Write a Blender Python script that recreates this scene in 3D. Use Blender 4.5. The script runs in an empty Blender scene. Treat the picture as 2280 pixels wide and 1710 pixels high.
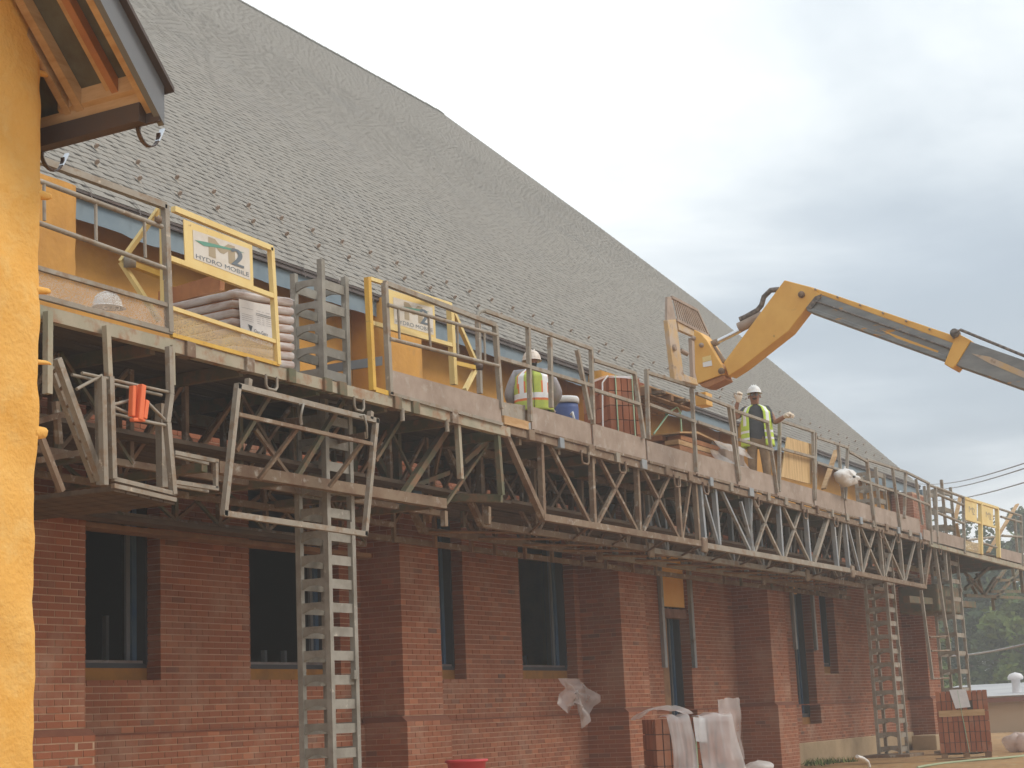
import bpy, bmesh, math, random
from mathutils import Vector, Matrix
random.seed(7)
scene = bpy.context.scene
COL = scene.collection
V = Vector

# ------------------------------------------------------------------ camera
cd = bpy.data.cameras.new('camera'); cam = bpy.data.objects.new('camera', cd); COL.objects.link(cam)
cam.matrix_world = Matrix(((0.480109, -0.147901, -0.864651, 0.0), (-0.876079, -0.130864, -0.464070, 0.0),
                           (-0.044515, 0.980306, -0.192402, 1.6), (0, 0, 0, 1)))
cd.sensor_width = 36.0; cd.lens = 60.0; cd.clip_start = 0.1; cd.clip_end = 3000
scene.camera = cam

# ------------------------------------------------------------------ sky, sun, exposure
SUN_EL, SUN_AZ = 42, 300        # sun veiled, to the right of the photographer; azimuth measured from +X towards +Y
world = bpy.data.worlds.new('World'); scene.world = world; world.use_nodes = True
nt = world.node_tree; nt.nodes.clear()
N = nt.nodes.new; L = nt.links.new
wo = N('ShaderNodeOutputWorld'); bg1 = N('ShaderNodeBackground'); bg2 = N('ShaderNodeBackground'); mx = N('ShaderNodeMixShader')
sky = N('ShaderNodeTexSky'); sky.sky_type = 'NISHITA'; sky.sun_disc = False
sky.sun_elevation = math.radians(SUN_EL); sky.sun_rotation = math.radians(90 - SUN_AZ)
bg1.inputs['Strength'].default_value = 0.10
L(sky.outputs[0], bg1.inputs[0])
tc = N('ShaderNodeTexCoord'); sep = N('ShaderNodeSeparateXYZ'); L(tc.outputs['Generated'], sep.inputs[0])
def M(op, a, b=None, c=None):
    n = N('ShaderNodeMath'); n.operation = op
    for i, v in enumerate((a, b, c)):
        if v is None: continue
        if isinstance(v, (int, float)): n.inputs[i].default_value = v
        else: L(v, n.inputs[i])
    return n.outputs[0]
zz = M('ADD', M('MAXIMUM', sep.outputs[2], 0.0), 0.16)
cx = M('DIVIDE', sep.outputs[0], zz); cy = M('DIVIDE', sep.outputs[1], zz)
cmb = N('ShaderNodeCombineXYZ'); L(cx, cmb.inputs[0]); L(cy, cmb.inputs[1]); cmb.inputs[2].default_value = 24.178
n1 = N('ShaderNodeTexNoise'); n1.inputs['Scale'].default_value = 0.8; n1.inputs['Detail'].default_value = 7; n1.inputs['Roughness'].default_value = 0.52
n1.inputs['Distortion'].default_value = 0.35
L(cmb.outputs[0], n1.inputs['Vector'])
cr = N('ShaderNodeValToRGB'); L(n1.outputs['Fac'], cr.inputs[0])
cr.color_ramp.interpolation = 'B_SPLINE'
e = cr.color_ramp.elements
e[0].position = 0.34; e[0].color = (0.40, 0.47, 0.54, 1)
e[1].position = 0.62; e[1].color = (0.96, 0.985, 1.0, 1)
m1 = e.new(0.44); m1.color = (0.53, 0.60, 0.665, 1)
m2 = e.new(0.53); m2.color = (0.78, 0.835, 0.87, 1)
L(cr.outputs[0], bg2.inputs[0]); bg2.inputs['Strength'].default_value = 1.12
n2 = N('ShaderNodeTexNoise'); n2.inputs['Scale'].default_value = 0.8; n2.inputs['Detail'].default_value = 4; L(cmb.outputs[0], n2.inputs['Vector'])
cov = N('ShaderNodeMapRange'); L(n2.outputs['Fac'], cov.inputs[0])
cov.inputs[1].default_value = 0.25; cov.inputs[2].default_value = 0.45; cov.inputs[3].default_value = 0.85; cov.inputs[4].default_value = 1.0
L(cov.outputs[0], mx.inputs[0]); L(bg1.outputs[0], mx.inputs[1]); L(bg2.outputs[0], mx.inputs[2]); L(mx.outputs[0], wo.inputs[0])

sd = bpy.data.lights.new('sun', 'SUN'); so = bpy.data.objects.new('sun', sd); COL.objects.link(so)
sd.energy = 1.5; sd.angle = math.radians(20); sd.color = (1.0, 0.92, 0.80)
sv = V((math.cos(math.radians(SUN_EL)) * math.cos(math.radians(SUN_AZ)), math.cos(math.radians(SUN_EL)) * math.sin(math.radians(SUN_AZ)), math.sin(math.radians(SUN_EL))))
so.rotation_euler = (-sv).to_track_quat('-Z', 'Y').to_euler()
scene.view_settings.view_transform = 'Standard'; scene.view_settings.look = 'None'
scene.view_settings.gamma = 1.0; scene.view_settings.exposure = 0.3
scene.view_settings.use_curve_mapping = False
scene.render.engine = 'CYCLES'
scene.cycles.max_bounces = 6

# ------------------------------------------------------------------ materials
def mat(name, base, rough=0.8, metal=0.0, var=None, vscale=3.0, vpos=(0.4, 0.65), attr=False, bump=None, spec=0.35, stretch=None, trans=None, alpha=None, extra=None):
    m = bpy.data.materials.new(name); m.use_nodes = True
    t = m.node_tree; b = t.nodes['Principled BSDF']
    b.inputs['Roughness'].default_value = rough; b.inputs['Metallic'].default_value = metal
    b.inputs['Specular IOR Level'].default_value = spec
    nn = t.nodes.new; ll = t.links.new
    geo = nn('ShaderNodeNewGeometry')
    vec = geo.outputs['Position']
    if stretch:
        mp = nn('ShaderNodeMapping'); mp.inputs['Scale'].default_value = stretch; ll(vec, mp.inputs[0]); vec = mp.outputs[0]
    col = None
    def rgb(c):
        r = nn('ShaderNodeRGB'); r.outputs[0].default_value = (*c, 1); return r.outputs[0]
    col = rgb(base)
    if attr:
        at = nn('ShaderNodeAttribute'); at.attribute_name = 'rnd'
        rp = nn('ShaderNodeValToRGB'); ll(at.outputs['Fac'], rp.inputs[0]); rp.color_ramp.interpolation = 'LINEAR'
        el = rp.color_ramp.elements
        for i, (p, c) in enumerate(attr):
            q = el[i] if i < 2 else el.new(p)
            q.position = p; q.color = (*c, 1)
        col = rp.outputs[0]
    def blend(col, c2, scale, lo, hi, detail=5, v=None):
        no = nn('ShaderNodeTexNoise'); no.inputs['Scale'].default_value = scale; no.inputs['Detail'].default_value = detail
        no.inputs['Roughness'].default_value = 0.62; ll(v or vec, no.inputs['Vector'])
        mr = nn('ShaderNodeMapRange'); mr.inputs[1].default_value = lo; mr.inputs[2].default_value = hi; ll(no.outputs['Fac'], mr.inputs[0])
        mm = nn('ShaderNodeMix'); mm.data_type = 'RGBA'; ll(mr.outputs[0], mm.inputs[0]); ll(col, mm.inputs[6]); ll(rgb(c2), mm.inputs[7])
        return mm.outputs[2]
    if var: col = blend(col, var, vscale, *vpos)
    for ex in (extra or []): col = blend(col, *ex)
    ll(col, b.inputs['Base Color'])
    if bump:
        no = nn('ShaderNodeTexNoise'); no.inputs['Scale'].default_value = bump[0]; no.inputs['Detail'].default_value = 6; ll(vec, no.inputs['Vector'])
        bp = nn('ShaderNodeBump'); bp.inputs['Strength'].default_value = bump[1]; bp.inputs['Distance'].default_value = bump[2]
        ll(no.outputs['Fac'], bp.inputs['Height']); ll(bp.outputs[0], b.inputs['Normal'])
    if trans is not None:      # thin plastic film: part of the light goes straight through
        tr = nn('ShaderNodeBsdfTransparent'); ms = nn('ShaderNodeMixShader')
        no = nn('ShaderNodeTexNoise'); no.inputs['Scale'].default_value = 2.6; ll(geo.outputs['Position'], no.inputs['Vector'])
        mr = nn('ShaderNodeMapRange'); mr.inputs[1].default_value = 0.3; mr.inputs[2].default_value = 0.7
        mr.inputs[3].default_value = trans[0]; mr.inputs[4].default_value = trans[1]; ll(no.outputs['Fac'], mr.inputs[0])
        tl = nn('ShaderNodeBsdfTranslucent'); ll(col, tl.inputs[0]); m2 = nn('ShaderNodeMixShader'); m2.inputs[0].default_value = 0.35
        ll(b.outputs[0], m2.inputs[1]); ll(tl.outputs[0], m2.inputs[2])
        ll(mr.outputs[0], ms.inputs[0]); ll(m2.outputs[0], ms.inputs[1]); ll(tr.outputs[0], ms.inputs[2])
        ll(ms.outputs[0], t.nodes['Material Output'].inputs[0])
    if alpha:                  # perforated sheet: small regular holes
        wv = nn('ShaderNodeTexVoronoi'); wv.inputs['Scale'].default_value = alpha[0]; ll(geo.outputs['Position'], wv.inputs['Vector'])
        gt = nn('ShaderNodeMath'); gt.operation = 'LESS_THAN'; gt.inputs[1].default_value = alpha[1]; ll(wv.outputs['Distance'], gt.inputs[0])
        tr = nn('ShaderNodeBsdfTransparent'); ms = nn('ShaderNodeMixShader')
        ll(gt.outputs[0], ms.inputs[0]); ll(b.outputs[0], ms.inputs[1]); ll(tr.outputs[0], ms.inputs[2])
        ll(ms.outputs[0], t.nodes['Material Output'].inputs[0])
    return m
BR = [(0.0, (0.18, 0.086, 0.060)), (0.12, (0.245, 0.096, 0.056)), (0.35, (0.305, 0.106, 0.055)), (0.75, (0.345, 0.118, 0.058)), (1.0, (0.45, 0.175, 0.092))]
MT = {}
MT['brick'] = mat('brick', (0.3, 0.1, 0.06), 0.9, attr=BR, var=(0.42, 0.25, 0.175), vscale=1.6, vpos=(0.50, 0.78), bump=(60, 0.4, 0.004))
MT['mortar'] = mat('mortar', (0.56, 0.38, 0.26), 0.95, var=(0.45, 0.30, 0.20), vscale=4, bump=(40, 0.5, 0.005))
MT['brick_cap'] = mat('brick_cap', (0.20, 0.075, 0.044), 0.9, var=(0.24, 0.095, 0.055), vscale=6)
MT['membrane_dark'] = mat('membrane_dark', (0.045, 0.05, 0.06), 0.6, var=(0.06, 0.06, 0.065), vscale=2.0)
MT['foam'] = mat('foam', (0.86, 0.49, 0.13), 0.8, var=(0.82, 0.43, 0.09), vscale=2.5, extra=[((0.86, 0.55, 0.19), 9.0, 0.5, 0.8)], bump=(42, 0.7, 0.010))
MT['foam_shaded'] = mat('foam_shaded', (0.42, 0.19, 0.04), 0.9, var=(0.30, 0.14, 0.04), vscale=3)  # sheathing foam, darkened in its colour to stand for shade
MT['foam_wall'] = mat('foam_wall', (0.66, 0.33, 0.070), 0.85, var=(0.52, 0.25, 0.055), vscale=1.1, extra=[((0.40, 0.22, 0.09), 3.0, 0.62, 0.8)], bump=(14, 0.4, 0.02))
MT['membrane'] = mat('membrane', (0.22, 0.28, 0.32), 0.55, var=(0.17, 0.23, 0.28), vscale=2.0)
MT['membrane_blue'] = mat('membrane_blue', (0.05, 0.11, 0.22), 0.5, var=(0.09, 0.15, 0.22), vscale=3.0)
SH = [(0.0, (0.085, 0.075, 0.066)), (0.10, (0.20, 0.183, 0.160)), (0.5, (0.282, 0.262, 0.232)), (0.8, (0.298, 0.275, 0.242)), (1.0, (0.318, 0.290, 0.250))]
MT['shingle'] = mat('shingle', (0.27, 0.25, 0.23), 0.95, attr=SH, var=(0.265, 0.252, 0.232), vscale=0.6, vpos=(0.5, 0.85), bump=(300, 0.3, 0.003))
MT['fascia'] = mat('fascia', (0.22, 0.195, 0.19), 0.6, var=(0.16, 0.12, 0.11), vscale=3)
MT['dark_metal'] = mat('dark_metal', (0.085, 0.065, 0.058), 0.45, var=(0.11, 0.07, 0.055), vscale=4)
MT['grey_trim'] = mat('grey_trim', (0.17, 0.18, 0.195), 0.45)
STEEL_R = [((0.27, 0.185, 0.12), 7.0, 0.50, 0.66), ((0.55, 0.47, 0.38), 16.0, 0.62, 0.72)]
MT['steel'] = mat('steel', (0.30, 0.26, 0.21), 0.68, 0.1, var=(0.38, 0.34, 0.285), vscale=2.5, extra=STEEL_R)
MT['steel_blue'] = mat('steel_blue', (0.30, 0.325, 0.35), 0.5, 0.25, var=(0.40, 0.40, 0.39), vscale=3, extra=[((0.24, 0.18, 0.13), 5.0, 0.58, 0.74)])
MT['steel_brown'] = mat('steel_brown', (0.26, 0.19, 0.13), 0.75, 0.05, var=(0.18, 0.105, 0.065), vscale=4, extra=[((0.46, 0.42, 0.36), 9.0, 0.56, 0.72)])
MT['steel_olive'] = mat('steel_olive', (0.17, 0.14, 0.09), 0.75, 0.05, var=(0.12, 0.13, 0.075), vscale=2.2, extra=[((0.24, 0.14, 0.08), 6.0, 0.48, 0.62)])
MT['beam'] = mat('beam', (0.42, 0.37, 0.28), 0.75, 0.05, var=(0.30, 0.29, 0.21), vscale=2.0, extra=[((0.34, 0.20, 0.12), 6.0, 0.50, 0.66)])
MT['galv'] = mat('galv', (0.34, 0.32, 0.28), 0.65, 0.1, var=(0.24, 0.22, 0.185), vscale=5, extra=[((0.55, 0.51, 0.45), 12.0, 0.62, 0.75)])
MT['chrome'] = mat('chrome', (0.75, 0.75, 0.76), 0.18, 0.9)
MT['mesh'] = mat('mesh', (0.60, 0.50, 0.42), 0.8, alpha=(170, 0.60), var=(0.50, 0.40, 0.32), vscale=5)
MT['mesh_yellow'] = mat('mesh_yellow', (0.66, 0.50, 0.26), 0.8, alpha=(170, 0.54), var=(0.60, 0.44, 0.28), vscale=4)
MT['toe'] = mat('toe', (0.40, 0.315, 0.26), 0.85, var=(0.31, 0.235, 0.185), vscale=3.0, extra=[((0.47, 0.42, 0.37), 5.0, 0.56, 0.74)])
MT['yellow'] = mat('yellow', (0.82, 0.64, 0.28), 0.6, var=(0.78, 0.57, 0.22), vscale=3, extra=[((0.30, 0.17, 0.08), 14.0, 0.66, 0.74)])
MT['yellow_deep'] = mat('yellow_deep', (0.72, 0.46, 0.08), 0.55, var=(0.62, 0.36, 0.06), vscale=3, extra=[((0.30, 0.17, 0.08), 14.0, 0.64, 0.74)])
MT['jcb'] = mat('jcb', (0.80, 0.46, 0.11), 0.5, var=(0.72, 0.38, 0.08), vscale=2, extra=[((0.22, 0.12, 0.06), 10.0, 0.67, 0.76)])
MT['jcb_worn'] = mat('jcb_worn', (0.58, 0.40, 0.20), 0.7, var=(0.52, 0.42, 0.33), vscale=4, vpos=(0.42, 0.58), extra=[((0.25, 0.15, 0.09), 8.0, 0.58, 0.72)])
MT['boom_bare'] = mat('boom_bare', (0.20, 0.205, 0.205), 0.45, 0.3, var=(0.28, 0.28, 0.27), vscale=2.0, stretch=(1, 1, 4), extra=[((0.55, 0.27, 0.06), 2.2, 0.60, 0.66)])
MT['dirt_steel'] = mat('dirt_steel', (0.42, 0.33, 0.27), 0.85, var=(0.32, 0.24, 0.19), vscale=5)
MT['rubber'] = mat('rubber', (0.10, 0.085, 0.08), 0.7, var=(0.25, 0.21, 0.18), vscale=20)
MT['wood'] = mat('wood', (0.58, 0.38, 0.20), 0.75, var=(0.46, 0.27, 0.12), vscale=3, stretch=(1, 1, 6))
MT['wood_dark'] = mat('wood_dark', (0.30, 0.17, 0.085), 0.8, var=(0.20, 0.105, 0.055), vscale=4)
MT['wood_red'] = mat('wood_red', (0.44, 0.20, 0.085), 0.8, var=(0.34, 0.14, 0.06), vscale=4)
MT['ply'] = mat('ply', (0.64, 0.44, 0.21), 0.7, var=(0.50, 0.32, 0.14), vscale=2.2, stretch=(5, 5, 0.6), vpos=(0.45, 0.62))
MT['osb'] = mat('osb', (0.135, 0.135, 0.11), 0.85, var=(0.10, 0.085, 0.06), vscale=6)
MT['plank'] = mat('plank', (0.13, 0.09, 0.06), 0.85, var=(0.075, 0.052, 0.036), vscale=3, stretch=(0.6, 4, 4))
MT['white'] = mat('white', (0.82, 0.82, 0.81), 0.6)
MT['bagw'] = mat('bagw', (0.74, 0.72, 0.70), 0.75, var=(0.62, 0.59, 0.56), vscale=6, bump=(12, 0.8, 0.03))
MT['offwhite'] = mat('offwhite', (0.78, 0.70, 0.62), 0.5, var=(0.70, 0.60, 0.52), vscale=12)
MT['paper'] = mat('paper', (0.80, 0.79, 0.80), 0.7, var=(0.72, 0.71, 0.73), vscale=9)
MT['ink'] = mat('ink', (0.09, 0.10, 0.12), 0.7)
MT['ink_grey'] = mat('ink_grey', (0.33, 0.33, 0.36), 0.7)
MT['sign_white'] = mat('sign_white', (0.70, 0.66, 0.60), 0.6, var=(0.64, 0.58, 0.50), vscale=6)
MT['sign_tan'] = mat('sign_tan', (0.42, 0.34, 0.23), 0.6)
MT['sign_green'] = mat('sign_green', (0.13, 0.33, 0.25), 0.6)
MT['sign_slate'] = mat('sign_slate', (0.15, 0.18, 0.21), 0.6)
MT['wrap'] = mat('wrap', (0.54, 0.49, 0.47), 0.35, var=(0.38, 0.25, 0.195), vscale=4, stretch=(1, 1, 4), vpos=(0.42, 0.66))
MT['film'] = mat('film', (0.97, 0.96, 0.96), 0.16, trans=(0.28, 0.58))
MT['film_dim'] = mat('film_dim', (0.93, 0.90, 0.90), 0.16, trans=(0.45, 0.74))
MT['film_pink'] = mat('film_pink', (0.86, 0.72, 0.66), 0.45, trans=(0.1, 0.4))
MT['strap_white'] = mat('strap_white', (0.80, 0.78, 0.76), 0.4)
MT['strap_green'] = mat('strap_green', (0.40, 0.62, 0.42), 0.4)
MT['skin'] = mat('skin', (0.33, 0.155, 0.095), 0.55)
MT['hair'] = mat('hair', (0.03, 0.025, 0.02), 0.7)
MT['shirt_dark'] = mat('shirt_dark', (0.075, 0.078, 0.085), 0.9, var=(0.10, 0.10, 0.11), vscale=14)
MT['shirt_grey'] = mat('shirt_grey', (0.42, 0.40, 0.42), 0.9, var=(0.36, 0.34, 0.36), vscale=12)
MT['khaki'] = mat('khaki', (0.36, 0.25, 0.155), 0.9, var=(0.26, 0.175, 0.105), vscale=10)
MT['glove'] = mat('glove', (0.80, 0.68, 0.55), 0.8)
MT['boot'] = mat('boot', (0.16, 0.09, 0.05), 0.8)
MT['vest_lime'] = mat('vest_lime', (0.62, 0.80, 0.10), 0.8, var=(0.54, 0.72, 0.12), vscale=12)
MT['vest_olive'] = mat('vest_olive', (0.58, 0.66, 0.13), 0.85, var=(0.50, 0.60, 0.14), vscale=12)
MT['reflect'] = mat('reflect', (0.92, 0.92, 0.93), 0.3)
MT['vest_orange'] = mat('vest_orange', (0.85, 0.24, 0.08), 0.8)
MT['blue'] = mat('blue', (0.085, 0.13, 0.33), 0.5)
MT['orange'] = mat('orange', (0.85, 0.19, 0.07), 0.55)
MT['red'] = mat('red', (0.62, 0.06, 0.07), 0.4)
MT['concrete'] = mat('concrete', (0.46, 0.34, 0.21), 0.95, var=(0.35, 0.25, 0.15), vscale=1.5, bump=(20, 0.4, 0.01))
MT['dirt'] = mat('dirt', (0.42, 0.235, 0.095), 0.95, var=(0.31, 0.17, 0.075), vscale=0.8, extra=[((0.42, 0.30, 0.15), 5.0, 0.5, 0.7)], bump=(6, 0.7, 0.08))
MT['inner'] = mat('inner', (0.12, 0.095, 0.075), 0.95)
MT['stud'] = mat('stud', (0.50, 0.50, 0.50), 0.5, 0.2)
MT['leaf'] = mat('leaf', (0.07, 0.11, 0.04), 0.75, attr=[(0.0, (0.030, 0.062, 0.028)), (0.5, (0.062, 0.105, 0.042)), (1.0, (0.13, 0.17, 0.055))], spec=0.2)
MT['leaf_light'] = mat('leaf_light', (0.12, 0.17, 0.05), 0.75, attr=[(0.0, (0.07, 0.11, 0.035)), (0.5, (0.13, 0.19, 0.05)), (1.0, (0.20, 0.25, 0.06))], spec=0.2)
MT['bark'] = mat('bark', (0.10, 0.075, 0.055), 0.95, var=(0.16, 0.13, 0.10), vscale=5)
MT['shed_roof'] = mat('shed_roof', (0.50, 0.50, 0.50), 0.6, var=(0.40, 0.40, 0.41), vscale=0.6)
MT['shed_wall'] = mat('shed_wall', (0.50, 0.37, 0.24), 0.9)
MT['wire'] = mat('wire', (0.42, 0.43, 0.45), 0.6)
MT['hose'] = mat('hose', (0.36, 0.42, 0.26), 0.7)

# ------------------------------------------------------------------ mesh helpers
class MB:
    def __init__(s): s.v = []; s.f = []; s.m = []; s.r = []; s.sm = []
    def add(s, vs, fs, m=0, r=0.5, sm=False):
        o = len(s.v); s.v += [tuple(v) for v in vs]
        for f in fs: s.f.append(tuple(o + i for i in f)); s.m.append(m); s.r.append(r); s.sm.append(sm)
        return s
    def box(s, x0, x1, y0, y1, z0, z1, m=0, r=0.5):
        return s.add([(x, y, z) for z in (z0, z1) for y in (y0, y1) for x in (x0, x1)],
                     [(0, 2, 3, 1), (4, 5, 7, 6), (0, 1, 5, 4), (2, 6, 7, 3), (0, 4, 6, 2), (1, 3, 7, 5)], m, r)
    def frame_box(s, c, ax, ay, az, m=0, r=0.5):       # oriented box from centre and half axes
        c, ax, ay, az = V(c), V(ax), V(ay), V(az)
        return s.add([c + ax * i + ay * j + az * k for k in (-1, 1) for j in (-1, 1) for i in (-1, 1)],
                     [(0, 2, 3, 1), (4, 5, 7, 6), (0, 1, 5, 4), (2, 6, 7, 3), (0, 4, 6, 2), (1, 3, 7, 5)], m, r)
    def beam(s, a, b, w=0.06, h=None, up=(0, 1, 0), m=0, ext=0.0):
        a, b = V(a), V(b); d = (b - a).normalized(); h = h or w
        a = a - d * ext; b = b + d * ext
        u = V(up); u = u - d * u.dot(d)
        if u.length < 1e-4: u = V((1, 0, 0)) - d * d.x
        u.normalize(); t = d.cross(u)
        return s.frame_box((a + b) / 2, d * ((b - a).length / 2), u * (w / 2), t * (h / 2), m)
    def tube(s, pts, r, n=8, m=0, cap=True):
        pts = [V(p) for p in pts]; k = len(pts); rr = r if isinstance(r, (list, tuple)) else [r] * k
        vs = []; ref = None
        for i, p in enumerate(pts):
            d = (pts[min(i + 1, k - 1)] - pts[max(i - 1, 0)]).normalized()
            if ref is None: ref = V((0, 0, 1)) if abs(d.z) < 0.9 else V((1, 0, 0))
            u = (ref - d * ref.dot(d)).normalized(); ref = u; t = d.cross(u)
            vs += [p + (u * math.cos(6.28319 * j / n) + t * math.sin(6.28319 * j / n)) * rr[i] for j in range(n)]
        fs = [(i * n + j, i * n + (j + 1) % n, (i + 1) * n + (j + 1) % n, (i + 1) * n + j) for i in range(k - 1) for j in range(n)]
        s.add(vs, fs, m, 0.5, True)
        if cap: s.add(vs[:n], [tuple(range(n))[::-1]], m); s.add(vs[-n:], [tuple(range(n))], m)
        return s
    def prism(s, poly, d, m=0):                          # polygon (3-D points) pushed along d
        p = [V(q) for q in poly]; d = V(d); n = len(p)
        return s.add(p + [q + d for q in p], [tuple(range(n))[::-1], tuple(range(n, 2 * n))] + [(i, (i + 1) % n, (i + 1) % n + n, i + n) for i in range(n)], m)
    def grid(s, P, m=0, r=0.5, sm=True, close=False):
        a, b = len(P), len(P[0])
        return s.add([q for row in P for q in row], [(i * b + j, i * b + (j + 1) % b, (i + 1) * b + (j + 1) % b, (i + 1) * b + j) for i in range(a - 1) for j in range(b if close else b - 1)], m, r, sm)
    def lathe(s, c, prof, n=20, m=0, ax=(0, 0, 1)):
        q = V(ax).to_track_quat('Z', 'Y').to_matrix(); c = V(c)
        P = [[c + q @ V((r * math.cos(6.28319 * j / n), r * math.sin(6.28319 * j / n), z)) for j in range(n)] for r, z in prof]
        return s.grid(P, m, 0.5, True, True)
    def mesh(s, name, mats, org=(0, 0, 0), rnd=False):
        me = bpy.data.meshes.new(name); o = V(org)
        me.from_pydata([(v[0] - o.x, v[1] - o.y, v[2] - o.z) for v in s.v], [], s.f)
        for mm in (mats if isinstance(mats, (list, tuple)) else [mats]): me.materials.append(MT[mm])
        me.polygons.foreach_set('material_index', s.m); me.polygons.foreach_set('use_smooth', s.sm)
        if rnd:
            at = me.attributes.new('rnd', 'FLOAT', 'FACE'); at.data.foreach_set('value', s.r)
        me.update()
        bm = bmesh.new(); bm.from_mesh(me); bmesh.ops.recalc_face_normals(bm, faces=bm.faces); bm.to_mesh(me); bm.free()
        return me
    def build(s, name, mats, parent=None, rnd=False, bevel=0):
        org = ORG.get(parent.name, (0, 0, 0)) if parent else (0, 0, 0)
        o = bpy.data.objects.new(name, s.mesh(name, mats, org, rnd)); COL.objects.link(o)
        if parent: o.parent = parent; ORG[o.name] = org
        if bevel:
            b = o.modifiers.new('bevel', 'BEVEL'); b.width = bevel; b.segments = 2; b.limit_method = 'ANGLE'
        return o
ORG = {}
def tag(o, label=None, cat=None, group=None, kind=None):
    if label: o['label'] = label
    if cat: o['category'] = cat
    if group: o['group'] = group
    if kind: o['kind'] = kind
    return o
def thing(name, loc, label, cat, group=None):
    o = bpy.data.objects.new(name, None); COL.objects.link(o); o.location = loc; o.empty_display_size = 0.2
    ORG[o.name] = tuple(loc); return tag(o, label, cat, group)
def bar(name, a, b, w, mats, parent, h=None, up=(0, 1, 0), ext=0.0):
    return MB().beam(a, b, w, h, up, 0, ext).build(name, mats, parent)
def rod(name, pts, r, mats, parent, n=8):
    return MB().tube(pts, r, n).build(name, mats, parent)
def put(name, me, parent, loc, rz=0.0):                 # a copy that shares mesh data
    org = V(ORG.get(parent.name, (0, 0, 0)))
    o = bpy.data.objects.new(name, me); COL.objects.link(o); o.parent = parent; o.location = V(loc) - org; o.rotation_euler = (0, 0, rz)
    ORG[o.name] = tuple(loc); return o
def lerp(a, b, t): return V(a) * (1 - t) + V(b) * t

# ------------------------------------------------------------------ ground
def gz(x, y):
    t = min(1, max(0, (x - 14) / 15)); t = t * t * (3 - 2 * t)
    return 0.42 * t + 0.03 * math.sin(x * 1.7 + y * 0.9) * math.cos(y * 1.3) * t
xs = [-400, -100, -30, 0] + [10 + i * 0.8 for i in range(60)] + [62, 75, 100, 150, 300, 900]
ys = [-500, -150, -50, -20] + [-8 + i * 0.8 for i in range(30)] + [20, 30, 50, 90, 200, 700]
g = MB().grid([[(x, y, gz(x, y)) for y in ys] for x in xs])
tag(g.build('ground', 'dirt'), kind='structure')

# ------------------------------------------------------------------ brick hall under construction
hall = thing('brick_hall', (10, 12, 0), 'long brick hall under construction with tall grey shingle roof and orange foam under the eaves', 'building')
WIN = [(12.42, 14.24, 2.14, 4.40), (15.79, 17.60, 2.14, 4.40), (19.02, 20.65, 2.14, 4.40), (22.30, 24.10, 2.14, 4.40),
       (27.40, 28.65, 1.20, 4.40), (34.20, 35.40, 1.20, 4.40), (36.02, 37.00, 2.26, 4.40)]
BUT = [(11.47, 12.40, 11.36), (18.07, 19.00, 11.40), (24.28, 25.22, 11.30), (30.85, 31.75, 11.28), (42.30, 43.45, 11.45)]
TOP = 5.0; CH = 0.0677; BL = 0.2033; TABLE = 24 * CH
def cut(segs, a, b):
    out = []
    for p, q in segs:
        if b <= p or a >= q: out.append((p, q)); continue
        if a > p: out.append((p, a))
        if b < q: out.append((b, q))
    return out
wall_m = MB(); bricks = []         # bricks: (owner, axis, u0, u1, z, front, depth)
def lay(owner, axis, u0, u1, z0, z1, front, holes=(), jamb=0.10):
    k0 = int(math.ceil(z0 / CH - 1e-6)); k = k0
    while (k + 1) * CH <= z1 + 1e-3:
        z = k * CH; off = (BL / 2 if k % 2 else 0)
        segs = [(u0, u1)]
        for h in holes:
            if z + CH * 0.6 > h[2] and z + CH * 0.4 < h[3]: segs = cut(segs, h[0], h[1])
        for a, b in segs:
            edges = [a]; i = math.floor((a - off) / BL) + 1
            while off + i * BL < b:
                if off + i * BL - edges[-1] > 0.06: edges.append(off + i * BL)
                i += 1
            if len(edges) > 1 and b - edges[-1] < 0.06: edges.pop()
            edges.append(b + 0.0115)
            for p, q in zip(edges, edges[1:]):
                q -= 0.0115
                d = jamb if any(abs(p - h[1]) < 1e-3 or abs(q - h[0]) < 1e-3 for h in holes) else 0.10
                bricks.append((owner, axis, p, q, z, front, d))
        k += 1
def cells(m, u0, u1, z0, z1, holes, f):
    us = sorted({u0, u1} | {c for h in holes for c in h[:2] if u0 < c < u1}); zs = sorted({z0, z1} | {c for h in holes for c in h[2:] if z0 < c < z1})
    for a, b in zip(us, us[1:]):
        for c, d in zip(zs, zs[1:]):
            x, z = (a + b) / 2, (c + d) / 2
            if not any(h[0] < x < h[1] and h[2] < z < h[3] for h in holes): f(a, b, c, d)
WH = [(a, b, c, d) for a, b, c, d in WIN]
WM = [(a - .012, b + .012, c, d) for a, b, c, d in WH]
cells(wall_m, 9.0, 43.5, TABLE, TOP, WM, lambda a, b, c, d: wall_m.box(a, b, 12.006, 12.19, c, d))
cells(wall_m, 9.0, 43.5, -0.1, TABLE, WM, lambda a, b, c, d: wall_m.box(a, b, 11.948, 12.188, c, d))
brick_wall = wall_m.build('brick_wall', 'mortar', hall)
lay('wall', 0, 9.0, 43.5, TABLE, TOP, 12.0, WH, 0.19)
lay('wall', 0, 9.0, 43.5, 0.0, TABLE, 11.942, WH, 0.24)
buts = []
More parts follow.
